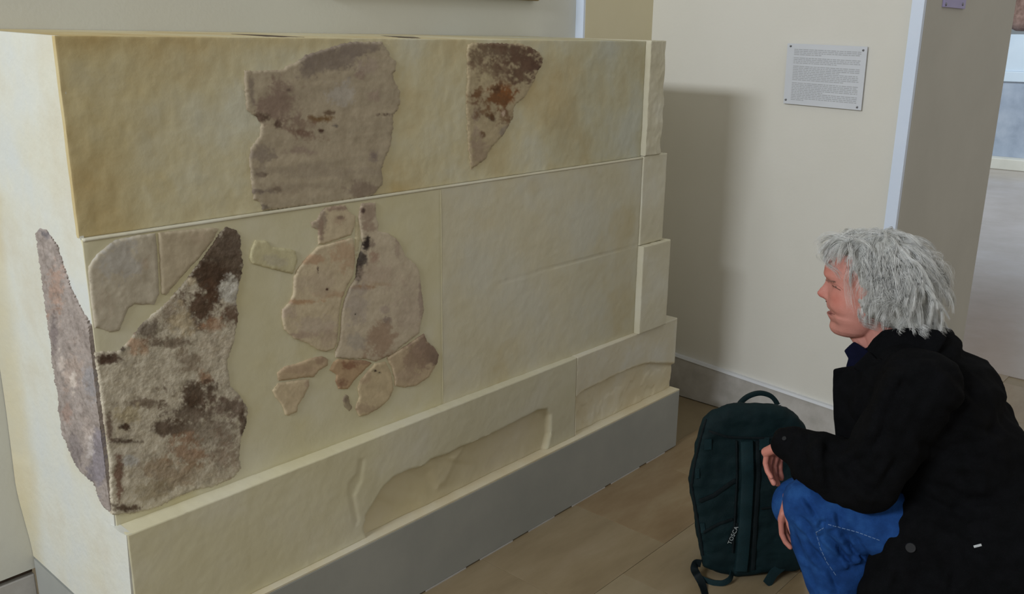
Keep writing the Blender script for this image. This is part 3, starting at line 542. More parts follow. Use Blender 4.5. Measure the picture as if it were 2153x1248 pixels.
# ================================================================ pedestal with statue in the next room
d0 = on_z(2100, 356, 0); XP = float(d0[0])
zc = lambda py: float(on_x(2125, py, XP+.25)[2])
FP = thing('statue_pedestal', 'white and blue-grey marble pedestal far off in the next room', 'pedestal', (XP, 3.2, 0))
boxo('step', (XP, XP+2.2, 1.6, 5.2, 0, float(on_x(2125, 335, XP)[2])), M_WHITESTEP, FP, bev=.01)
z1 = float(on_x(2125, 335, XP)[2]); z2 = zc(172); z3 = zc(150); z4 = zc(72)
boxo('marble_block', (XP+.25, XP+2.0, 1.8, 5.0, z1+.001, z2), M_BLUEMARBLE, FP)
boxo('white_course', (XP+.22, XP+2.0, 1.8, 5.0, z2+.001, z3), M_PALEBLUE, FP, bev=.01)
boxo('white_block', (XP+.25, XP+2.0, 1.8, 5.0, z3+.002, z4), M_PALEBLUE, FP)
def capsule(bm, p0, p1, r0, r1, seg=16, rings=6, sq=None):
    p0 = Vector(p0); p1 = Vector(p1); ax = (p1-p0); L_ = ax.length; ax = ax.normalized() if L_ > 1e-6 else Vector((0, 0, 1))
    rot = ax.to_track_quat('Z', 'Y').to_matrix(); prof = []
    for i in range(rings+1):
        a = -math.pi/2+math.pi/2*i/rings; prof.append((r0*math.cos(a), r0*math.sin(a)))
    for i in range(rings+1):
        a = math.pi/2*i/rings; prof.append((r1*math.cos(a), L_+r1*math.sin(a)))
    vs = []
    for r, z in prof:
        row = []
        for k in range(seg):
            t = 2*math.pi*k/seg; row.append(bm.verts.new(p0+rot @ Vector((max(r, 1e-5)*math.cos(t), max(r, 1e-5)*math.sin(t), z))))
        vs.append(row)
    for a, b in zip(vs, vs[1:]):
        for k in range(seg): bm.faces.new((a[k], a[(k+1) % seg], b[(k+1) % seg], b[k]))
    bm.faces.new(vs[0][::-1]); bm.faces.new(vs[-1])
st = bmesh.new()
for p0, p1, r0, r1 in (((XP+.9, 3.0, z4+.19), (XP+.9, 3.5, z4+.2), .13, .16), ((XP+.9, 3.45, z4+.2), (XP+1.0, 3.5, z4+.9), .16, .22), ((XP+.9, 2.95, z4+.2), (XP+1.0, 3.1, z4+.9), .13, .2), ((XP+1.0, 3.3, z4+.9), (XP+1.0, 3.3, z4+1.7), .34, .26), ((XP+1.0, 3.3, z4+1.9), (XP+1., 3.3, z4+2.0), .14, .15), ((XP+1., 3.0, z4+1.6), (XP+.8, 2.8, z4+1.0), .1, .08), ((XP+1., 3.6, z4+1.6), (XP+.9, 3.8, z4+1.0), .1, .08)):
    capsule(st, p0, p1, r0, r1)
def remeshed(name, bm, voxel, smooth_it=6, fac=.5):
    me = bpy.data.meshes.new(name); bm.to_mesh(me); bm.free(); o = bpy.data.objects.new(name, me); COL.objects.link(o)
    md_ = o.modifiers.new('r', 'REMESH'); md_.mode = 'VOXEL'; md_.voxel_size = voxel
    if smooth_it:
        s = o.modifiers.new('s', 'SMOOTH'); s.iterations = smooth_it; s.factor = fac
    dg = bpy.context.evaluated_depsgraph_get(); dg.update(); me2 = bpy.data.meshes.new_from_object(o.evaluated_get(dg)); me2.materials.clear()
    bpy.data.objects.remove(o); bpy.data.meshes.remove(me); me2.name = name; return me2
so = link('statue', remeshed('statue', st, .03), M_STATUE, None, True); so['label'] = 'pinkish brown stone figure standing on the far pedestal'; so['category'] = 'statue'
# ================================================================ THE MAN
O0 = np.array([2.17, .76, 0.]); VH = np.array([-.9403, -.3403, 0.]); UH = np.array([-.3403, .9403, 0.])
def P(px, py, v=0.):
    d = ray(px, py); k = ((O0+VH*v-CPOS)@VH)/(d@VH); return CPOS+d*k
def V3(p): return Vector(tuple(map(float, p)))
MAN = thing('person', 'grey-haired man in black coat and blue jeans crouching and looking at the stone block', 'person', (2.17, .76, 0))
def cap(bm, a, b, r0, r1, **k): capsule(bm, V3(P(*a)), V3(P(*b)), r0, r1, **k)
def ell(bm, c, ru, rv, rw, tilt=0., seg=28):
    c = P(*c) if len(c) == 3 and c[0] > 20 else np.array(c); n = bmesh.ops.create_uvsphere(bm, u_segments=seg, v_segments=seg//2, radius=1)['verts']
    ct, st_ = math.cos(tilt), math.sin(tilt)
    for v in n:
        u, vv, w_ = v.co.x*ru, v.co.y*rv, v.co.z*rw
        u, w_ = u*ct-w_*st_, u*st_+w_*ct
        v.co = V3(c+UH*u+VH*vv+np.array([0, 0, w_]))
# ---- head: a lofted form along heights of the profile
def interp(xs, ys, x):
    return np.interp(x, xs, ys)
hy = [492, 495, 502, 515, 540, 564, 579, 590, 600, 612, 628, 640, 646, 651, 656, 659, 663, 671, 678, 690, 697, 702, 706]
hf = [1812, 1795, 1776, 1757, 1742.5, 1733.5, 1731.5, 1736.5, 1740, 1740.5, 1739.5, 1736.5, 1737, 1739.5, 1744, 1744.5, 1739.5, 1741, 1745.5, 1742.5, 1745.5, 1752, 1775]
hb = [1822, 1842, 1865, 1887, 1900, 1905, 1906, 1905, 1903, 1899, 1890, 1880, 1874, 1870, 1866, 1864, 1861, 1856, 1850, 1838, 1826, 1812, 1790]
hw = [.004, .028, .045, .059, .070, .0745, .0755, .0755, .0752, .074, .0715, .069, .0675, .066, .0645, .0635, .062, .059, .056, .049, .041, .030, .010]
ysamp = np.concatenate([np.linspace(492, 540, 22), np.linspace(541, 706, 112)]); NPH = 120
bmH = bmesh.new(); rows = []
ph = np.linspace(0, 2*math.pi, NPH, endpoint=False)
for yy in ysamp:
    xf, xb, ww = interp(hy, hf, yy), interp(hy, hb, yy), interp(hy, hw, yy)
    xc = xb-(xb-xf)*.46
    A = P(xf, yy); Bk = P(xb, yy); Cc = P(xc, yy); zz = float(P(xc, yy)[2])
    uf = float((A-O0)@UH); ub = float((Bk-O0)@UH); uc = float((Cc-O0)@UH)
    cs, sn = np.cos(ph), np.sin(ph)
    e = 2/2.25
    u = np.where(cs > 0, (uf-uc)*np.abs(cs)**e, (ub-uc)*np.abs(cs)**e); v = ww*np.sign(sn)*np.abs(sn)**e
    # narrower, rounder front below the cheek bones
    jaw = smooth(615, 695, yy)
    fr = np.clip(cs, 0, 1)
    u = u-jaw*.010*np.exp(-((np.abs(v)-.034)/.016)**2)*fr
    # nose
    ns = interp([586, 594, 607, 617, 624, 628, 633, 636, 640], [0, 2.5, 10, 18, 22.5, 22.5, 17, 5, 0], yy)*.00115
    sg = interp([586, 600, 615, 626, 636], [.0055, .006, .0075, .0105, .0095], yy)
    u = u+np.where(cs > 0, ns*np.exp(-(np.abs(v)/sg)**2.2), 0)
    # alae of the nose
    al = .0075*math.exp(-((yy-629)/5.5)**2); u = u+np.where(cs > 0, al*np.exp(-((np.abs(v)-.0140)/.0052)**2), 0)
    # eye socket, brow, lids, cheekbone, mouth groove, nasolabial fold
    u = u-np.where(cs > 0, .011*np.exp(-((np.abs(v)-.030)/.015)**2-((yy-601)/10)**2), 0)
    u = u+np.where(cs > 0, .0035*np.exp(-((np.abs(v)-.026)/.018)**2-((yy-584)/6)**2), 0)
    u = u+np.where(cs > 0, .0055*np.exp(-((np.abs(v)-.031)/.0105)**2-((yy-601)/6)**2), 0)
    u = u-np.where(cs > 0, .0022*np.exp(-((np.abs(v)-.031)/.013)**2-((yy-(602.5+(np.abs(v)-.03)*120))/1.6)**2), 0)
    u = u+np.where(cs > 0, .004*np.exp(-((np.abs(v)-.045)/.015)**2-((yy-622)/12)**2), 0)
    u = u-np.where(cs > 0, .0065*np.exp(-(np.abs(v)/.025)**4-((yy-(657.5+np.abs(v)*180))/2.3)**2), 0)
    u = u+np.where(cs > 0, .0022*np.exp(-(np.abs(v)/.019)**2-((yy-(652+np.abs(v)*130))/3.2)**2), 0)
    u = u+np.where(cs > 0, .0030*np.exp(-(np.abs(v)/.019)**2-((yy-(664+np.abs(v)*60))/3.6)**2), 0)
    u = u-np.where(cs > 0, .0025*np.exp(-((np.abs(v)-(.020+(yy-636)*.0004))/.004)**2-((yy-646)/12)**2), 0)
    rows.append([bmH.verts.new(V3(O0+UH*(uc+a)+VH*b+np.array([0, 0, zz]))) for a, b in zip(u, v)])
for a, b in zip(rows, rows[1:]):
    for k in range(NPH): bmH.faces.new((a[k], a[(k+1) % NPH], b[(k+1) % NPH], b[k]))
bmH.faces.new(rows[0][::-1]); bmH.faces.new(rows[-1])
bmesh.ops.recalc_face_normals(bmH, faces=bmH.faces[:])
# ears under the hair, neck
for s in (-1, 1): ell(bmH, (1822, 618, .074*s), .016, .008, .031, -.15)
cap(bmH, (1850, 655, 0), (1884, 790, 0), .054, .062)
cap(bmH, (1800, 690, 0), (1850, 735, 0), .026, .045)
ell(bmH, (1812, 678, .036), .035, .016, .018, .35); ell(bmH, (1812, 678, -.036), .035, .016, .018, .35)
# trunk and limbs under the clothes
ell(bmH, (1930, 860, 0), .125, .165, .15, -.5); ell(bmH, (2010, 985, 0), .125, .15, .16, -.3); ell(bmH, (2070, 1120, 0), .15, .16, .13)
LSH, LEL, LWR = (1935, 815, .175), (1815, 1015, .20), (1664, 938, .15)
RSH, REL, RWR = (1935, 815, -.175), (1815, 1015, -.20), (1690, 985, -.06)
for a, b, c in ((LSH, LEL, LWR), (RSH, REL, RWR)):
    cap(bmH, a, b, .050, .040); cap(bmH, b, c, .040, .026)
LHIP, LKN, LAN = (2070, 1140, .11), (1708, 1062, .14), (1800, 1385, .13)
RHIP, RKN, RAN = (2070, 1140, -.11), (1676, 1058, -.21), (1860, 1345, -.17)
for a, b, c in ((LHIP, LKN, LAN), (RHIP, RKN, RAN)):
    cap(bmH, a, b, .075, .052); cap(bmH, b, c, .050, .036)
# ---- hands (palm, five unequal bent fingers)
def finger(bm, pts, r0, r1):
    for i in range(len(pts)-1):
        t0 = i/(len(pts)-1); t1 = (i+1)/(len(pts)-1)
        capsule(bm, V3(pts[i]), V3(pts[i+1]), r0+(r1-r0)*t0, r0+(r1-r0)*t1, seg=12, rings=4)
def hand(bm, wrist, along, across, palmn, scale=1., curl=(.25, .55, .5), spread=.0, thumb_side=1, thumbdir=None):
    """along: wrist->knuckles, across: towards the thumb side, palmn: the way the palm faces"""
    wst = np.array(wrist); al = np.array(along)/np.linalg.norm(along); ac = np.array(across); ac = ac-al*(ac@al); ac /= np.linalg.norm(ac)
    pn = np.cross(al, ac); pn = pn if pn@np.array(palmn) > 0 else -pn
    s = scale
    for q in (-.028, -.012, .006, .024):                    # palm: metacarpals
        capsule(bm, V3(wst+ac*q*.55*s), V3(wst+al*.088*s+ac*q*1.05*s), .0155*s, .0125*s, seg=12, rings=4)
    lens = ((.034, .6), (.030, .0), (.0, 0))
    data = ((.030, .040, .024, .019, .0088), (.0105, .045, .028, .020, .0090), (-.0095, .042, .026, .019, .0086), (-.029, .032, .020, .017, .0077))
    for i, (off, a1, a2, a3, r) in enumerate(data):
        base = wst+al*(.090-.006*(i == 3))*s+ac*off*s; d = al.copy(); pts = [base-al*.02*s, base]
        ang = 0
        for seg_l, cu in zip((a1, a2, a3), curl):
            ang += cu*(1+.12*i); dd = al*math.cos(ang)+pn*math.sin(ang)+ac*off*spread*8; dd /= np.linalg.norm(dd)
            pts.append(pts[-1]+dd*seg_l*s)
        finger(bm, pts, r*1.08*s, r*.85*s)
    b0 = wst+al*.022*s+ac*.022*s
    td = al*.62+ac*.55+pn*.45 if thumbdir is None else np.array(thumbdir)
    td = td/np.linalg.norm(td); t2 = td*.8+al*.35+pn*.25; t2 /= np.linalg.norm(t2)
    finger(bm, [b0-td*.01*s, b0+td*.042*s, b0+td*.042*s+t2*.030*s, b0+td*.042*s+t2*.030*s+(t2+pn*.2)/1.05*.024*s], .0135*s, .0092*s)
def dirp(a, b): d = P(*b)-P(*a); return d/np.linalg.norm(d)
# left hand droops forward over the knee: back of the hand to the left of the picture, fingers down
hand(bmH, P(1675, 924, .15), UH*.46+VH*-.40+np.array([0, 0, -.52]), -VH*.70-UH*.70, np.array([0, 0, -.6])-UH*.7+VH*.5, 1.0, curl=(.62, .42, .34))
# right hand hanging between the knees
hand(bmH, P(1666, 1030, .00), dirp((1668, 1030, 0), (1652, 1092, 0)), VH*.9+UH*.3, -UH, .92, curl=(.30, .4, .4))
ZMIN = .0
body = remeshed('body', bmH, .0024, 1, .5)
co = np.empty(len(body.vertices)*3); body.vertices.foreach_get('co', co); co = co.reshape(-1, 3)
rel = co-O0; lu = rel@UH; lv = rel@VH; lz = co[:, 2]
Cs = np.tile(lin((196, 138, 128)), (len(co), 1)); nA = fbm(co, 30, 4, 70)
def tint(c, wgt, col): return c*(1-wgt[:, None])+lin(col)[None]*wgt[:, None]
def g3(px, py, v, r, sym=True, rz=None):
    q = P(px, py, v); qu = (q-O0)@UH; vv = np.abs(lv)-abs(v) if sym else lv-v; rz = rz or r
    return np.exp(-((lu-qu)/r)**2-(vv/r)**2-((lz-q[2])/rz)**2)
Cs = tint(Cs, np.clip(g3(1760, 630, .045, .026)*.5, 0, 1), (206, 118, 104)); Cs = tint(Cs, g3(1722, 624, 0, .016)*.55, (206, 112, 102)); Cs = tint(Cs, g3(1740, 560, .02, .03)*.45, (212, 124, 108))
Cs = tint(Cs, np.clip(g3(1742, 652, 0, .020, rz=.0045)+g3(1743, 664, 0, .020, rz=.005), 0, 1)*.6, (176, 92, 90)); Cs = tint(Cs, np.clip(g3(1750, 659, .012, .014, rz=.0025)*1.3, 0, 1)*.85, (84, 36, 34))
Cs = tint(Cs, np.clip(g3(1760, 603, .031, .012, rz=.002)*1.2, 0, 1)*.8, (112, 66, 58)); Cs = tint(Cs, np.clip(g3(1732, 635, .008, .006, rz=.003), 0, 1)*.7, (96, 44, 40))
Cs = Cs*(1+.18*(nA[:, None]-.5)); hz = smooth(.72, .66, lz); Cs = tint(Cs, hz*.35, (196, 116, 100))
bo = link('body', body, M_SKIN, MAN, True); colour_attr(body, np.clip(Cs, 0, 1)); bo['label'] = 'bare face, neck and hands'
fbm_ = bmesh.new(); fbm_.from_mesh(body); ft = BVHTree.FromBMesh(fbm_)
def on_face(px, py, off=.0003):
    for k in range(40):
        h = ft.ray_cast(V3(CPOS), V3(ray(px+k, py)).normalized())
        if h[0] is not None: break
    return np.array(h[0])+np.array(h[1])*off
def mirror(p): k = (p-O0)@VH; return p-VH*2*k
def tubes(name, segs, mat, r, label=None):
    bm = bmesh.new()
    for pts in segs:
        for a, b in zip(pts, pts[1:]): capsule(bm, V3(a), V3(b), r, r, seg=6, rings=2)
    o = bmo(name, bm, mat, MAN, True)
    if label: o['label'] = label
lid = [on_face(x, y) for x, y in ((1750.5, 599.5), (1753, 601.5), (1757, 604), (1762, 607), (1767, 609.5))]
crs = [on_face(x, y, -.0001) for x, y in ((1751, 596.5), (1755, 597), (1760, 599), (1767, 604), (1772, 609))]
mth = [on_face(x, y) for x, y in ((1746, 657.5), (1750, 658.8), (1755, 660.3))]
tubes('mouth_line', [mth, [mirror(p) for p in mth]], material('mouth_shade', [(92, 44, 42), (104, 52, 48)], 20, .7), .0006)
tubes('eyelid_crease', [crs, [mirror(p) for p in crs]], material('lid_shade', [(150, 92, 84), (158, 100, 92)], 20, .8), .0005)
tubes('eyelashes', [lid, [mirror(p) for p in lid]], material('lash_brown', [(70, 44, 40), (84, 54, 48)], 20, .8), .0008)
nos = [on_face(x, y) for x, y in ((1727, 633), (1730, 633.6), (1733, 633))]
tubes('nostril', [nos, [mirror(p) for p in nos]], material('nostril_shadow', [(96, 48, 44), (104, 54, 48)], 20, .9), .0013)
# eyes and brows
for s in (-1, 1):
    bm = bmesh.new(); bmesh.ops.create_uvsphere(bm, u_segments=20, v_segments=12, radius=.0098); ec = on_face(1757, 602.5, -.0091); bmesh.ops.translate(bm, verts=bm.verts, vec=V3(ec if s > 0 else mirror(ec)))
    bmo('eye', bm, material('eye_white', [(120, 96, 90), (140, 114, 106)], 20, .2), MAN, True)
def strands(name, paths, rad, mat, parent, sides=3):
    """paths: (N, K, 3) -> one mesh of thin tapering tubes"""
    N_, K = paths.shape[:2]; T = np.gradient(paths, axis=1); T /= np.linalg.norm(T, axis=2, keepdims=True)+1e-9
    ref = np.where(np.abs(T[..., 2:3]) > .9, np.array([1., 0, 0]), np.array([0, 0, 1.])); A = np.cross(T, ref); A /= np.linalg.norm(A, axis=2, keepdims=True)+1e-9; B_ = np.cross(T, A)
    tp = np.linspace(0, 1, K); rr = rad*(1-.75*tp**2); rr = rr[None, :, None]
    Vt = np.stack([paths+rr*(A*math.cos(2*math.pi*k/sides)+B_*math.sin(2*math.pi*k/sides)) for k in range(sides)], 2).reshape(-1, 3)
    base = np.arange(N_)[:, None, None]*K*sides+np.arange(K-1)[None, :, None]*sides; k = np.arange(sides)[None, None]; k1 = (k+1) % sides
    F_ = np.stack([base+k, base+k1, base+sides+k1, base+sides+k], -1).reshape(-1, 4)
    me = bpy.data.meshes.new(name); me.vertices.add(len(Vt)); me.vertices.foreach_set('co', Vt.ravel()); me.loops.add(F_.size); me.loops.foreach_set('vertex_index', F_.ravel().astype(np.int32))
    me.polygons.add(len(F_)); me.polygons.foreach_set('loop_start', np.arange(0, F_.size, 4, dtype=np.int32)); me.update(calc_edges=True); me.validate()
    return link(name, me, mat, parent, True)
for s in (-1, 1):
    ps = []
    for i in range(90):
        a = rng.uniform(0, 1); c = on_face(1735.5+19*a, 587.5+3.5*a+rng.uniform(-1.6, 1.6), .0008); c = c if s > 0 else mirror(c); d = (-UH*.6+VH*s*.5+np.array([0, 0, -.15])+rng.normal(0, .3, 3)); d /= np.linalg.norm(d)
        ps.append([c+d*.006*t for t in (0, .33, .66, 1)])
    strands('eyebrow', np.array(ps), .00035, material('brow_hair', [(140, 104, 92), (165, 130, 118)], 40, .8), MAN)
# ---- hair: soft mass and locks
HC = P(1842, 572, 0)
bm = bmesh.new()
for c, r in (((1818, 521, 0), (.073, .072, .036)), ((1800, 522, 0), (.060, .055, .030)), ((1856, 548, 0), (.090, .098, .068)), ((1892, 605, 0), (.086, .108, .092)), ((1846, 628, .062), (.044, .030, .048)), ((1846, 628, -.062), (.044, .030, .048)), ((1905, 660, .0), (.064, .095, .036)), ((1868, 630, .045), (.058, .050, .056)), ((1868, 630, -.045), (.058, .050, .056)), ((1905, 645, 0), (.060, .09, .046)), ((1838, 590, .062), (.038, .026, .055)), ((1838, 590, -.062), (.038, .026, .055))):
    ell(bm, c, r[0], r[1], r[2])
hm = remeshed('hair', bm, .005, 8)
c = np.empty(len(hm.vertices)*3); hm.vertices.foreach_get('co', c); c = c.reshape(-1, 3); n_ = np.empty(len(hm.vertices)*3); hm.vertices.foreach_get('normal', n_); n_ = n_.reshape(-1, 3)
c = c+n_*((fbm(c*np.array([1, 1, .6]), 55, 3, 80)-.5)*.022)[:, None]; hm.vertices.foreach_set('co', c.ravel()); hm.update()
hair = link('hair', hm, M_HAIRIN, MAN, True); hair['label'] = 'bushy shoulder-length grey hair'
def hair_front(z):      # hair keeps behind this line on the sides of the face
    zs = [P(1790, y, 0)[2] for y in (690, 668, 640, 610, 580, 560, 545, 530)]; us = [(P(x, 600, 0)-O0)@UH for x in (1856, 1836, 1802, 1792, 1782, 1764, 1722, 1712)]
    return np.interp(z, zs, us)
NG, NS, K = 360, 24, 13
paths = []
gt = np.linspace(0, 1, K)
for g in range(NG):
    while True:
        az = rng.uniform(-math.pi, math.pi); el = math.asin(rng.uniform(-.25, 1))
        fr_ = math.cos(az)
        if fr_ > .2 and el < .55+.15*fr_: continue
        if el < .1 and fr_ > -.1: continue
        break
    d = UH*math.cos(az)*math.cos(el)+VH*math.sin(az)*math.cos(el)+np.array([0, 0, math.sin(el)])
    root = HC+UH*(d@UH)*.080+VH*(d@VH)*.078+np.array([0, 0, d[2]*.075])+np.array([0, 0, .004])
    if fr_ > .1 and el > .5: root = root+UH*.012
    # horizontal outward direction, falling down and back
    hd = UH*math.cos(az)+VH*math.sin(az)
    back = -UH*rng.uniform(.1, .5)
    out = hd*rng.uniform(.55, 1.0)+back*(.9 if el > .3 else .5)
    L_ = rng.uniform(.075, .14)*(1.0 if el > .2 else .8)
    if fr_ > .55 and el > .6 and rng.uniform() < .35:                    # wisps over the forehead
        out = UH*rng.uniform(.7, 1.1)+VH*rng.uniform(-.5, .5); L_ = rng.uniform(.055, .085)
    ctrl = root+d*rng.uniform(.026, .05)+out*L_*.30
    tip = root+out*L_*rng.uniform(.42, .62)+np.array([0, 0, -1.])*L_*rng.uniform(.35, .85)
    ax1 = rng.normal(0, 1, 3); ax1 /= np.linalg.norm(ax1); ax2 = rng.normal(0, 1, 3); ax2 /= np.linalg.norm(ax2)
    wf, wp = rng.uniform(1.2, 2.6), rng.uniform(0, 6.28)
    curve = ((1-gt)**2)[:, None]*root+(2*gt*(1-gt))[:, None]*ctrl+(gt**2)[:, None]*tip
    curve = curve+(.012*gt*np.sin(wf*6.28*gt+wp))[:, None]*ax1+(.010*gt*np.cos(wf*5*gt+wp))[:, None]*ax2
    fly = 1.0
    off = rng.normal(0, 1, (NS, 1, 3))*(.0020+.0062*gt**1.1)[None, :, None]+rng.normal(0, 1, (NS, 1, 3))*np.sin(gt*math.pi)[None, :, None]*.003
    paths.append(curve[None]+off)
pa = np.concatenate(paths)
# keep the hair out of the face and above the collar
u_ = (pa-O0)@UH; lim = hair_front(pa[..., 2]); over = np.clip(u_-lim+rng.uniform(-.012, .012, (len(pa), 1)), 0, None); pa = pa-over[..., None]*UH*.97
zlow = P(1880, 690, 0)[2]; und = np.clip(zlow+.012-pa[..., 2], 0, None); pa[..., 2] += und*.0
mv = np.empty(len(hm.vertices)*3); hm.vertices.foreach_get('co', mv); mv = mv.reshape(-1, 3); mn = np.empty(len(hm.vertices)*3); hm.vertices.foreach_get('normal', mn); mn = mn.reshape(-1, 3)
extra = []
for g in range(900):
    k = rng.integers(len(mv)); r0 = mv[k]-mn[k]*.004; nrm = mn[k]
    if nrm[2] < -.5: continue
    if g > 330 and nrm[2] < .45: continue
    dn = np.array([0, 0, -1.])-UH*rng.uniform(-.3, .6)+VH*rng.uniform(-.35, .35)
    tg_ = dn-nrm*(dn@nrm); tg_ /= np.linalg.norm(tg_)+1e-6; bi = np.cross(nrm, tg_); L_ = rng.uniform(.04, .085)
    lift = rng.uniform(.008, .02); w1, w2 = rng.uniform(2.2, 5), rng.uniform(0, 6.28); am = rng.uniform(.002, .008)
    cv_ = r0+tg_[None]*(L_*gt)[:, None]+nrm[None]*(lift*np.sin(gt*math.pi*.8))[:, None]+bi[None]*(am*np.sin(w1*gt+w2)*gt)[:, None]+np.array([0, 0, -1.])*(.015*gt**2)[:, None]
    off = rng.normal(0, 1, (22, 1, 3))*(.0032-.0012*gt)[None, :, None]
    l2_ = cv_[None]+off
    ul = (l2_-O0)@UH; ov = np.clip(ul-hair_front(l2_[..., 2])+rng.uniform(-.012, .010, (22, 1)), 0, None); l2_ = l2_-ov[..., None]*UH*.85
    extra.append(l2_)
pa = np.concatenate([pa]+extra)
vz_ = np.clip((pa-O0)@VH, -.13, .13)*((P(1880, 692, .1)[2]-P(1880, 692, 0)[2])/.1)
zz_ = zlow+vz_-.008+.030*rng.random((len(pa), 1)); und = np.clip(zz_-pa[..., 2], 0, None); pa[..., 2] += und*.85; pa = pa-UH*(und*.15)[..., None]
hs = strands('hair_lock', pa, .00034, M_HAIR, hair)
hs['kind'] = 'stuff'
# ---- coat
bm = bmesh.new()
ell(bm, (1925, 850, 0), .135, .195, .145, -.55); ell(bm, (1990, 840, 0), .125, .175, .13, -.6); ell(bm, (2010, 960, 0), .165, .19, .19, -.3); ell(bm, (2060, 1060, 0), .185, .21, .19); ell(bm, (2085, 1180, 0), .20, .22, .19)
ell(bm, (1930, 755, 0), .085, .12, .060, -.35); ell(bm, (1900, 790, .09), .09, .09, .08)
ell(bm, (1955, 735, 0), .07, .11, .045, -.4)
ell(bm, (1860, 840, .02), .085, .14, .12, -.25); ell(bm, (1850, 930, .0), .085, .13, .10)
for s in (1, -1):
    sh, elb, mid, wr = (1935, 810, .175*s), (1822, 1008, .205*s), (1718, 966, .175*s), (1668, 934, .152*s)
    if s < 0: elb, mid, wr = (1830, 1000, -.20), (1735, 985, -.13), (1697, 985, -.07)
    cap(bm, sh, elb, .086, .072); cap(bm, elb, mid, .074, .066); cap(bm, mid, wr, .066, .044)
cap(bm, (1668, 934, .152), (1655, 931, .15), .042, .036)
# folds of the sleeve
for a, b, r0 in (((1720, 960, .225), (1750, 1030, .22), .030), ((1850, 880, .23), (1780, 1040, .24), .026), ((1890, 800, .23), (1830, 960, .25), .03)):
    cap(bm, a, b, r0, r0)
# skirt of the coat hanging over the hip to the ground
for a, b, r0, r1 in (((1945, 1110, .15), (1872, 1225, .19), .085, .075), ((1945, 1110, .12), (1850, 1310, .2), .09, .07), ((2000, 1150, .12), (1950, 1330, .17), .14, .11), ((2090, 1150, .1), (2080, 1330, .12), .17, .13), ((2000, 1150, -.12), (1950, 1330, -.17), .14, .11), ((2090, 1150, -.1), (2080, 1330, -.12), .17, .13)):
    cap(bm, a, b, r0, r1)
cm = remeshed('coat', bm, .0065, 5)
c = np.empty(len(cm.vertices)*3); cm.vertices.foreach_get('co', c); c = c.reshape(-1, 3); n_ = np.empty(len(cm.vertices)*3); cm.vertices.foreach_get('normal', n_); n_ = n_.reshape(-1, 3)
c = c+n_*((np.abs(fbm(c@np.array([[1, .2, .3], [0, 1, .4], [.3, 0, .7]]), 9, 3, 90)-.5)-.12)*-.05)[:, None]; c[:, 2] = np.maximum(c[:, 2], .012); cm.vertices.foreach_set('co', c.ravel()); cm.update()
COATF = [(((1905, 790), (1870, 850), (1845, 930)), 1.2), (((1760, 960), (1800, 1010), (1850, 1040)), 1.), (((1700, 905), (1690, 950), (1705, 1010)), .8), (((1742, 925), (1735, 975), (1750, 1035)), .9), (((1860, 900), (1820, 960), (1770, 985)), 1.1), (((1890, 960), (1850, 1030)), 1.2), (((1930, 930), (2000, 960), (2080, 965)), 1.1), (((1950, 1010), (2030, 1050), (2110, 1050)), 1.1), (((1990, 860), (2050, 900), (2120, 910)), .9), (((1960, 1090), (2050, 1130), (2140, 1140)), .9), (((1880, 1100), (1895, 1180), (1880, 1240)), 1.), (((2000, 1120), (2010, 1190), (2000, 1245)), .9), (((1970, 760), (2020, 800), (2060, 850)), .7)]
coat = link('coat', cm, M_BLACK, MAN, True); coat['label'] = 'long black wool coat'
def creases(me, segs, depth=.006, wid=7.):
    """press cloth folds into a garment: each fold is a furrow with a raised lip beside it"""
    c = np.empty(len(me.vertices)*3); me.vertices.foreach_get('co', c); c = c.reshape(-1, 3); n_ = np.empty(len(me.vertices)*3); me.vertices.foreach_get('normal', n_); n_ = n_.reshape(-1, 3)
    q = c-CPOS; w_ = q@CF; px = np.stack([q@CR/w_*FPX+CW/2, q@CD/w_*FPX+CH/2], 1); facing = (n_@VH) > -.2
    wob = (fbm(c, 18, 3, 200)-.5)*9
    for pts, dp in segs:
        for a, b in zip(pts, pts[1:]):
            a = np.array(a, float); b = np.array(b, float); e = b-a; L_ = np.hypot(*e); t = (px-a)@e/L_**2; tc = np.clip(t, 0, 1); nrm = np.array([-e[1], e[0]])/L_
            sd = (px-a-tc[:, None]*e)@nrm+wob; al = np.hypot(*((px-a-tc[:, None]*e).T)); end = np.where((t < 0) | (t > 1), np.exp(-(al/wid)**2), 1)*np.sin(np.clip(t, .02, .98)*math.pi)**.5
            k = end*facing*dp*depth; c = c+n_*(k*(-np.exp(-(sd/wid)**2)+.8*np.exp(-((sd-wid*2)/(wid*1.3))**2)))[:, None]
    me.vertices.foreach_set('co', c.ravel()); me.update()
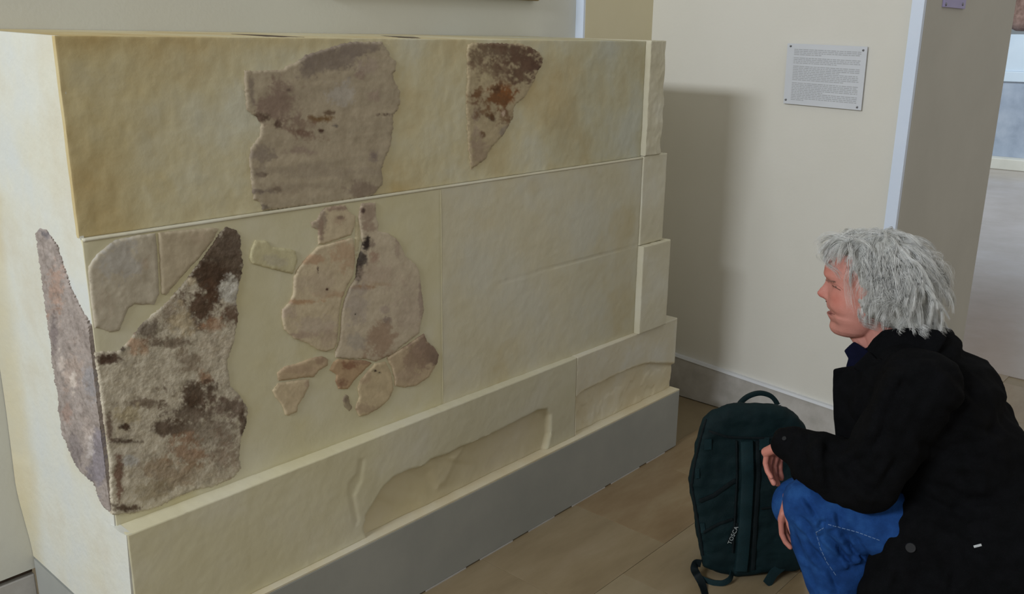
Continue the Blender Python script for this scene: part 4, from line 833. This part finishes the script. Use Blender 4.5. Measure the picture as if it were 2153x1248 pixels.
def sheet(name, pts, vfun, th, mat, parent, sub=2, seed=0):
    """a cloth panel: outline in the side view, given depth across the body by vfun, thick and soft-edged"""
    out = refine_outline(pts, 9, .3, seed); n = len(out); poly = np.array(out)
    gx = np.arange(poly[:, 0].min(), poly[:, 0].max(), 9); gy = np.arange(poly[:, 1].min(), poly[:, 1].max(), 9); G = np.array([(x, y) for x in gx for y in gy]); G = G[poly_sdf(G, poly) > 4]
    vv, ee, ff, *_ = geometry.delaunay_2d_cdt([Vector((float(p[0]), float(p[1]))) for p in list(out)+list(G)], [], [list(range(n))], 1, 1e-4)
    V = [P(p.x, p.y, vfun(p.x, p.y)) for p in vv]; me = bpy.data.meshes.new(name); me.from_pydata([tuple(v) for v in V], [], [tuple(q) for q in ff]); me.update()
    o = link(name, me, mat, parent, True); m1 = o.modifiers.new('t', 'SOLIDIFY'); m1.thickness = th; m1.offset = 0; m2 = o.modifiers.new('b', 'BEVEL'); m2.width = th*.4; m2.segments = 2
    dg = bpy.context.evaluated_depsgraph_get(); dg.update(); me2 = bpy.data.meshes.new_from_object(o.evaluated_get(dg)); o.modifiers.clear(); o.data = me2; me2.polygons.foreach_set('use_smooth', [True]*len(me2.polygons)); me2.set_sharp_from_angle(angle=math.radians(60)); return o
creases(cm, COATF, .007, 9.)
lap = [(1752, 776), (1770, 772), (1792, 769), (1812, 766), (1850, 752), (1880, 780), (1868, 840), (1835, 900), (1800, 946), (1772, 948), (1759, 932), (1753, 880), (1751, 820)]
lp = sheet('lapel', lap, lambda x, y: .055+.10*smooth(1760, 1870, x)+.01*math.sin(y*.03), .011, M_BLACK, MAN, seed=4); lp['label'] = 'wide black coat lapel'
sheet('lapel', lap, lambda x, y: -.055-.10*smooth(1760, 1870, x), .011, M_BLACK, MAN, seed=5)
sheet('coat_collar', [(1822, 732), (1836, 712), (1856, 694), (1900, 688), (1950, 690), (1975, 694), (1990, 712), (1960, 760), (1880, 800), (1850, 790), (1838, 765)], lambda x, y: .085+.045*smooth(690, 790, y), .010, M_BLACK, MAN, seed=6)
sheet('coat_collar', [(1822, 732), (1836, 712), (1856, 694), (1900, 688), (1950, 690), (1975, 694), (1990, 712), (1960, 760), (1880, 800), (1850, 790), (1838, 765)], lambda x, y: -.085-.045*smooth(690, 790, y), .010, M_BLACK, MAN, seed=7)
# sloping fold from the collar to the lapel
sheet('lapel_notch', [(1792, 772), (1826, 738), (1850, 760), (1862, 800), (1838, 815), (1812, 805), (1822, 792)], lambda x, y: .105+.03*smooth(1800, 1860, x), .009, M_BLACK, MAN, seed=8)
# navy shirt: body in the opening plus stand-up collar
bm = bmesh.new(); ell(bm, (1842, 800, 0), .055, .075, .075, -.3); cap(bm, (1848, 742, 0), (1858, 790, 0), .052, .060); ell(bm, (1812, 775, 0), .036, .052, .040, -.3)
sh = link('shirt', remeshed('shirt', bm, .005, 4), M_NAVY, MAN, True); sh['label'] = 'dark navy shirt'
sheet('shirt_collar', [(1796, 718), (1806, 724), (1817, 731), (1826, 738), (1826, 775), (1800, 782), (1779, 770), (1784, 753), (1775, 737), (1786, 726)], lambda x, y: .030+.022*smooth(1780, 1825, x), .006, M_NAVY, MAN, seed=9)
sheet('shirt_collar', [(1796, 718), (1806, 724), (1817, 731), (1826, 738), (1826, 775), (1800, 782), (1779, 770), (1784, 753), (1775, 737), (1786, 726)], lambda x, y: -.030-.022*smooth(1780, 1825, x), .006, M_NAVY, MAN, seed=10)
# buttons and the little metal tag
def disc(name, c, r, th, mat, nrm=VH):
    bm = bmesh.new(); bmesh.ops.create_cone(bm, segments=28, radius1=r, radius2=r*.86, depth=th, cap_ends=True)
    q = V3(nrm).to_track_quat('Z', 'Y').to_matrix(); bmesh.ops.rotate(bm, verts=bm.verts, matrix=q); bmesh.ops.translate(bm, verts=bm.verts, vec=V3(c)); return bmo(name, bm, mat, MAN, True, sharp=40)
bvh = None
cbm = bmesh.new(); cbm.from_mesh(cm); bvh = BVHTree.FromBMesh(cbm)
def on_coat(px, py, off=.001):
    d = V3(ray(px, py)).normalized(); h = bvh.ray_cast(V3(CPOS), d)
    return (np.array(h[0])+np.array(h[1])*off, np.array(h[1])) if h[0] is not None else (P(px, py, .2), VH)
M_BTN = material('dark_button', [(22, 24, 28), (32, 34, 38)], 20, .4)
c0, n0 = on_coat(1915, 1150, .003); disc('coat_button', c0, .0125, .005, M_BTN, n0)
c0, n0 = on_coat(1650, 922, .002); disc('cuff_button', c0, .006, .004, M_BTN, n0)
c0, n0 = on_coat(2056, 1147, .002)
bm = box_mesh(-.0085, .0085, -.0028, .0028, -.001, .001, bev=.0006); q = V3(n0).to_track_quat('Z', 'Y').to_matrix().to_4x4()
al_ = V3(P(2066, 1145, .2)-P(2046, 1150, .2)).normalized(); nn_ = V3(n0); al_ = (al_-nn_*al_.dot(nn_)).normalized(); sd_ = nn_.cross(al_)
mm = Matrix((al_, sd_, nn_)).transposed(); bmesh.ops.rotate(bm, verts=bm.verts, matrix=mm); bmesh.ops.translate(bm, verts=bm.verts, vec=V3(c0)); tg = bmo('metal_tag', bm, material('dull_steel', [(150, 156, 160), (170, 174, 178)], 20, .4), MAN); tg['label'] = 'tiny silver tag on the coat'
# ---- jeans
bm = bmesh.new()
for hip, kn, an in (((2070, 1145, .11), (1712, 1066, .14), (1800, 1372, .13)), ((2070, 1145, -.11), (1682, 1060, -.21), (1860, 1335, -.17))):
    cap(bm, hip, kn, .105, .080); cap(bm, kn, an, .078, .062)
    mx_, my_ = (kn[0]+an[0])/2+26, (kn[1]+an[1])/2; ell(bm, (mx_, my_-30, kn[2]), .066, .064, .095, .25)
ell(bm, (1700, 1046, .14), .050, .056, .050)
for a, b, r0 in (((1705, 1100, .20), (1790, 1160, .20), .012), ((1700, 1150, .19), (1760, 1235, .19), .012), ((1740, 1200, .19), (1800, 1175, .2), .014)):
    cap(bm, a, b, r0, r0*.8)
jm = remeshed('jeans', bm, .0045, 4)
c = np.empty(len(jm.vertices)*3); jm.vertices.foreach_get('co', c); c = c.reshape(-1, 3); n_ = np.empty(len(jm.vertices)*3); jm.vertices.foreach_get('normal', n_); n_ = n_.reshape(-1, 3)
c = c+n_*((np.abs(fbm(c*np.array([1, 1, .55]), 14, 2, 95)-.5)-.1)*-.026)[:, None]; jm.vertices.foreach_set('co', c.ravel()); jm.update()
creases(jm, [(((1690, 1040), (1722, 1090), (1735, 1120)), 1.1), (((1680, 1085), (1705, 1110), (1730, 1150)), 1.1), (((1760, 1075), (1765, 1110), (1800, 1165)), 1.2), (((1735, 1120), (1775, 1165), (1790, 1190)), 1.2), (((1700, 1140), (1740, 1195), (1760, 1240)), 1.), (((1790, 1120), (1820, 1160), (1830, 1175)), .8), (((1720, 1105), (1745, 1095)), .8), (((1670, 1120), (1700, 1190), (1715, 1240)), .6)], .008, 5.)
jeans = link('jeans', jm, M_JEANS, MAN, True); jeans['label'] = 'mid-blue denim jeans'
jb = bmesh.new(); jb.from_mesh(jm); jt = BVHTree.FromBMesh(jb)
bm = bmesh.new()
def stitch(pts, gap):
    for (x0, y0), (x1, y1) in zip(pts, pts[1:]):
        n = max(1, int(math.hypot(x1-x0, y1-y0)/gap))
        for i in range(n):
            q = []
            for t in (i/n, (i+.62)/n):
                h = jt.ray_cast(V3(CPOS), V3(ray(x0+(x1-x0)*t, y0+(y1-y0)*t)).normalized()); q.append(h[0]+h[1]*.0006 if h[0] else None)
            if q[0] and q[1] and (q[0]-q[1]).length < .03: capsule(bm, q[0], q[1], .0009, .0009, seg=6, rings=2)
stitch([(1742, 1102), (1800, 1117), (1852, 1136)], 9); stitch([(1716, 1118), (1724, 1150), (1738, 1180), (1760, 1212)], 10); stitch([(1716, 1118), (1734, 1108)], 6)
so_ = bmo('stitching', bm, M_STITCH, jeans); so_['label'] = 'pale seam stitching'
for s, an in ((1, (1800, 1400, .13)), (-1, (1900, 1360, -.17))):
    p = P(*an); p[2] = 0; bm = bmesh.new()
    capsule(bm, V3(p+np.array([0, 0, .045])-UH*.03), V3(p+np.array([0, 0, .038])+UH*.15), .042, .036); capsule(bm, V3(p+np.array([0, 0, .05])), V3(p+np.array([0, 0, .11])), .045, .046)
    me = remeshed('shoe', bm, .006, 3); c = np.empty(len(me.vertices)*3); me.vertices.foreach_get('co', c); c = c.reshape(-1, 3); c[:, 2] = np.maximum(c[:, 2], .002); me.vertices.foreach_set('co', c.ravel()); me.update()
    link('shoe', me, material('dark_leather', [(30, 26, 24), (44, 38, 34)], 14, .4), MAN, True)
# ================================================================ BACKPACK
BP0 = on_z(1580, 1208, 0); BW = CR.copy(); BW[2] = 0; BW /= np.linalg.norm(BW); BN = np.array([-BW[1]*-1, 0, 0])
BN = np.array([BW[1], -BW[0], 0.])                    # towards the camera
if BN@(-CF) < 0: BN = -BN
BAG = thing('backpack', 'dark teal travel backpack standing upright on the floor before the man', 'backpack', tuple(BP0))
LEAN = .10
def Q(px, py, off=0.):     # point on the backpack's front plane (leaning back a little) + off outwards
    nv = BN*math.cos(LEAN)+np.array([0, 0, math.sin(LEAN)]); d = ray(px, py); k = ((BP0+nv*off-CPOS)@nv)/(d@nv); return CPOS+d*k
NV = BN*math.cos(LEAN)+np.array([0, 0, math.sin(LEAN)])
bo_px = [(1489, 866), (1500, 859), (1530, 849), (1560, 846), (1610, 846), (1650, 853), (1678, 868), (1695, 895), (1702, 960), (1708, 1060), (1705, 1140), (1690, 1192), (1640, 1200), (1585, 1203), (1545, 1208), (1505, 1200), (1478, 1190), (1466, 1130), (1455, 1060), (1446, 1010), (1452, 970), (1468, 910), (1479, 878)]
HB = ray(1580, 1030); HB = HB/np.linalg.norm(HB[:2]); HB[2] *= 1.12
bpoly = np.array(refine_outline(bo_px, 7, .2, 2)); cen = bpoly.mean(0); bm = bmesh.new(); levels = []
for (sc, dp) in ((.84, .032), (.92, .029), (.968, .022), (.99, .011), (1., 0), (.995, -.05), (.985, -.13), (.97, -.16), (.90, -.172), (.7, -.176)):
    levels.append([bm.verts.new(V3(Q(cen[0]+(p[0]-cen[0])*sc, cen[1]+(p[1]-cen[1])*sc, 0)+(NV*dp if dp > 0 else HB*(-dp)))) for p in bpoly])
nb = len(bpoly)
for a, b in zip(levels, levels[1:]):
    for k in range(nb): bm.faces.new((a[k], a[(k+1) % nb], b[(k+1) % nb], b[k]))
cv = bm.verts.new(V3(Q(cen[0], cen[1])+NV*.036)); cw_ = bm.verts.new(V3(Q(cen[0], cen[1])+HB*.176))
for k in range(nb): bm.faces.new((cv, levels[0][(k+1) % nb], levels[0][k])); bm.faces.new((cw_, levels[-1][k], levels[-1][(k+1) % nb]))
bmesh.ops.recalc_face_normals(bm, faces=bm.faces[:]); bm_ = remeshed('bag_body', bm, .006, 3)
c = np.empty(len(bm_.vertices)*3); bm_.vertices.foreach_get('co', c); c = c.reshape(-1, 3); n_ = np.empty(len(bm_.vertices)*3); bm_.vertices.foreach_get('normal', n_); n_ = n_.reshape(-1, 3)
c = c+n_*((fbm(c*np.array([1, 1, 1.6]), 14, 3, 101)-.5)*.020)[:, None]; c[:, 2] = np.maximum(c[:, 2], .003); bm_.vertices.foreach_set('co', c.ravel()); bm_.update()
bag = link('bag_body', bm_, M_BAG, BAG, True); bb_ = bmesh.new(); bb_.from_mesh(bm_); bt = BVHTree.FromBMesh(bb_)
def on_bag(px, py, off=.002):
    h = bt.ray_cast(V3(CPOS), V3(ray(px, py)).normalized())
    return np.array(h[0])+NV*off if h[0] is not None else Q(px, py, off+.02)
def strap(name, pts, wdt, mat, th=.004, parent=None, off=.003, free=False, K_=26, label=None):
    """a band of webbing; pts in the picture, laid on the bag unless free (then given as 3D points)"""
    c_ = np.array([on_bag(x, y, off) for x, y in pts]) if not free else np.array(pts)
    if not free:
        tt = np.linspace(0, len(pts)-1, K_); px = np.interp(tt, range(len(pts)), [p[0] for p in pts]); py = np.interp(tt, range(len(pts)), [p[1] for p in pts]); c_ = np.array([on_bag(x, y, off) for x, y in zip(px, py)])
    else:
        tt = np.linspace(0, len(pts)-1, K_); c_ = np.stack([np.interp(tt, range(len(pts)), c_[:, i]) for i in range(3)], 1)
        for _ in range(3): c_[1:-1] = (c_[:-2]+2*c_[1:-1]+c_[2:])/4
    bm = bmesh.new(); rws = []
    for i in range(len(c_)):
        t = c_[min(i+1, len(c_)-1)]-c_[max(i-1, 0)]; t /= np.linalg.norm(t)+1e-9; a = np.cross(NV, t); a /= np.linalg.norm(a)+1e-9; nn = np.cross(t, a); nn = nn if nn@NV > 0 else -nn
        rws.append([bm.verts.new(V3(c_[i]+a*su*wdt/2+nn*sn_*th/2)) for su, sn_ in ((-1, -1), (-1, 1), (-.7, 1.25), (.7, 1.25), (1, 1), (1, -1))])
    for a, b in zip(rws, rws[1:]):
        for k in range(6): bm.faces.new((a[k], a[(k+1) % 6], b[(k+1) % 6], b[k]))
    bm.faces.new(rws[0]); bm.faces.new(rws[-1][::-1]); o = bmo(name, bm, mat, parent or BAG, True, sharp=50)
    if label: o['label'] = label
    return o
strap('shoulder_strap', [(1568, 925), (1570, 1000), (1566, 1080), (1560, 1160), (1556, 1196)], .036, M_BAG2, th=.014, off=.006, label='padded strap folded down the middle')
strap('edge_piping', [(1548, 925), (1549, 1000), (1545, 1080), (1540, 1160)], .005, M_BAGD, th=.006)
strap('zip', [(1592, 925), (1594, 1000), (1588, 1090), (1582, 1196)], .012, M_BAGD, th=.004)
strap('top_seam', [(1490, 905), (1530, 918), (1600, 920), (1660, 918), (1690, 908)], .007, M_BAGD, th=.003)
strap('pocket_seam', [(1470, 1052), (1500, 1040), (1530, 1018), (1546, 1008)], .012, M_BAGD, th=.003)
strap('pocket_seam', [(1478, 1118), (1510, 1100), (1540, 1090)], .008, M_BAGD, th=.003)
strap('pocket_seam', [(1600, 1068), (1640, 1062), (1690, 1070)], .006, M_BAGD, th=.003)
strap('side_seam', [(1484, 880), (1470, 930), (1458, 985), (1454, 1020), (1466, 1090), (1478, 1165)], .006, M_BAGD, th=.004)
strap('webbing_patch', [(1488, 922), (1488, 944)], .022, M_BAG2, th=.003, K_=4)
strap('webbing_patch', [(1606, 918), (1606, 945)], .03, M_BAG2, th=.003, K_=4)
strap('webbing_patch', [(1466, 983), (1466, 1004)], .012, M_BAG2, th=.003, K_=4)
strap('webbing_patch', [(1476, 1098), (1478, 1118)], .014, M_BAG2, th=.004, K_=4)
# carrying handle, with a thin pale cord tied at its right end
hp = [Q(x, y, -.03) for x, y in ((1551, 858), (1556, 846), (1572, 832), (1597, 824), (1620, 830), (1632, 843), (1636, 856))]
strap('carry_handle', hp, .014, M_BAG, th=.010, free=True, off=0)
bm = bmesh.new()
for k in range(2):
    for i in range(12):
        a0, a1 = 2*math.pi*i/12, 2*math.pi*(i+1)/12; cc = Q(1635, 849+k*4, -.03)
        capsule(bm, V3(cc+BW*.011*math.cos(a0)+NV*.010*math.sin(a0)+np.array([0, 0, .002*math.cos(a0)])), V3(cc+BW*.011*math.cos(a1)+NV*.010*math.sin(a1)+np.array([0, 0, .002*math.cos(a1)])), .0011, .0011, seg=6, rings=2)
lo = bmo('luggage_cord', bm, material('white_cord', [(190, 194, 196), (205, 208, 210)], 20, .8), BAG); lo['label'] = 'thin white cord on the handle'
# loose straps at the foot
def fl(px, py, z=.004): return on_z(px, py, z)
strap('loose_strap', [Q(1474, 1184, .01), on_z(1462, 1182, .045), on_z(1459, 1196, .035), on_z(1466, 1208, .012), on_z(1476, 1225, .004), on_z(1486, 1262, .004)], .024, M_BAGD, th=.003, free=True, label='black strap end lying on the floor')
strap('loose_strap', [on_z(1474, 1215, .006), on_z(1495, 1224, .008), on_z(1520, 1226, .010), on_z(1536, 1217, .02), Q(1541, 1195, .01)], .018, M_BAG2, th=.003, free=True)
strap('loose_strap', [Q(1660, 1170, .02), on_z(1648, 1186, .05), on_z(1628, 1202, .03), on_z(1612, 1228, .004)], .030, M_BAG2, th=.004, free=True, label='teal strap end hanging over the floor')
strap('bottom_flap', [Q(1548, 1190, .028), Q(1551, 1203, .026)], .020, M_BAG2, th=.005, free=True, K_=5)
strap('bottom_flap', [Q(1690, 1165, .02), Q(1690, 1200, .015)], .02, M_BAGD, th=.006, free=True, K_=5)
# woven label reading upwards
strap('label_patch', [(1533, 1140), (1549, 1098)], .016, M_BAGD, th=.002, off=.004, K_=5)
fc = bpy.data.curves.new('t', 'FONT'); fc.body = 'TOSCA'; fc.size = .0172; fc.extrude = .0003; fc.align_x = 'CENTER'; fc.align_y = 'CENTER'; fc.space_character = 1.12
fo = bpy.data.objects.new('t', fc); COL.objects.link(fo); dg = bpy.context.evaluated_depsgraph_get(); dg.update(); tm = bpy.data.meshes.new_from_object(fo.evaluated_get(dg)); bpy.data.objects.remove(fo)
pc = on_bag(1540, 1122, .009); dx_ = on_bag(1549, 1101, .009)-on_bag(1531, 1143, .009); dx_ = dx_-NV*(dx_@NV); dx_ /= np.linalg.norm(dx_); dy_ = np.cross(NV, dx_)
tm.transform(Matrix((V3(dx_), V3(dy_), V3(NV))).transposed().to_4x4()); tm.transform(Matrix.Translation(V3(pc))); tm.materials.clear()
lt = link('lettering', tm, M_PRINT, BAG); lt['label'] = 'pale lettering TOSCA'

# plain white surface colour wherever a tinted material is used without its own tint
for o in bpy.data.objects:
    if o.type == 'MESH' and o.data.materials and o.data.materials[0] and 'surface' not in o.data.color_attributes:
        if any(n.type == 'ATTRIBUTE' for n in o.data.materials[0].node_tree.nodes): colour_attr(o.data, np.ones((len(o.data.vertices), 3)))
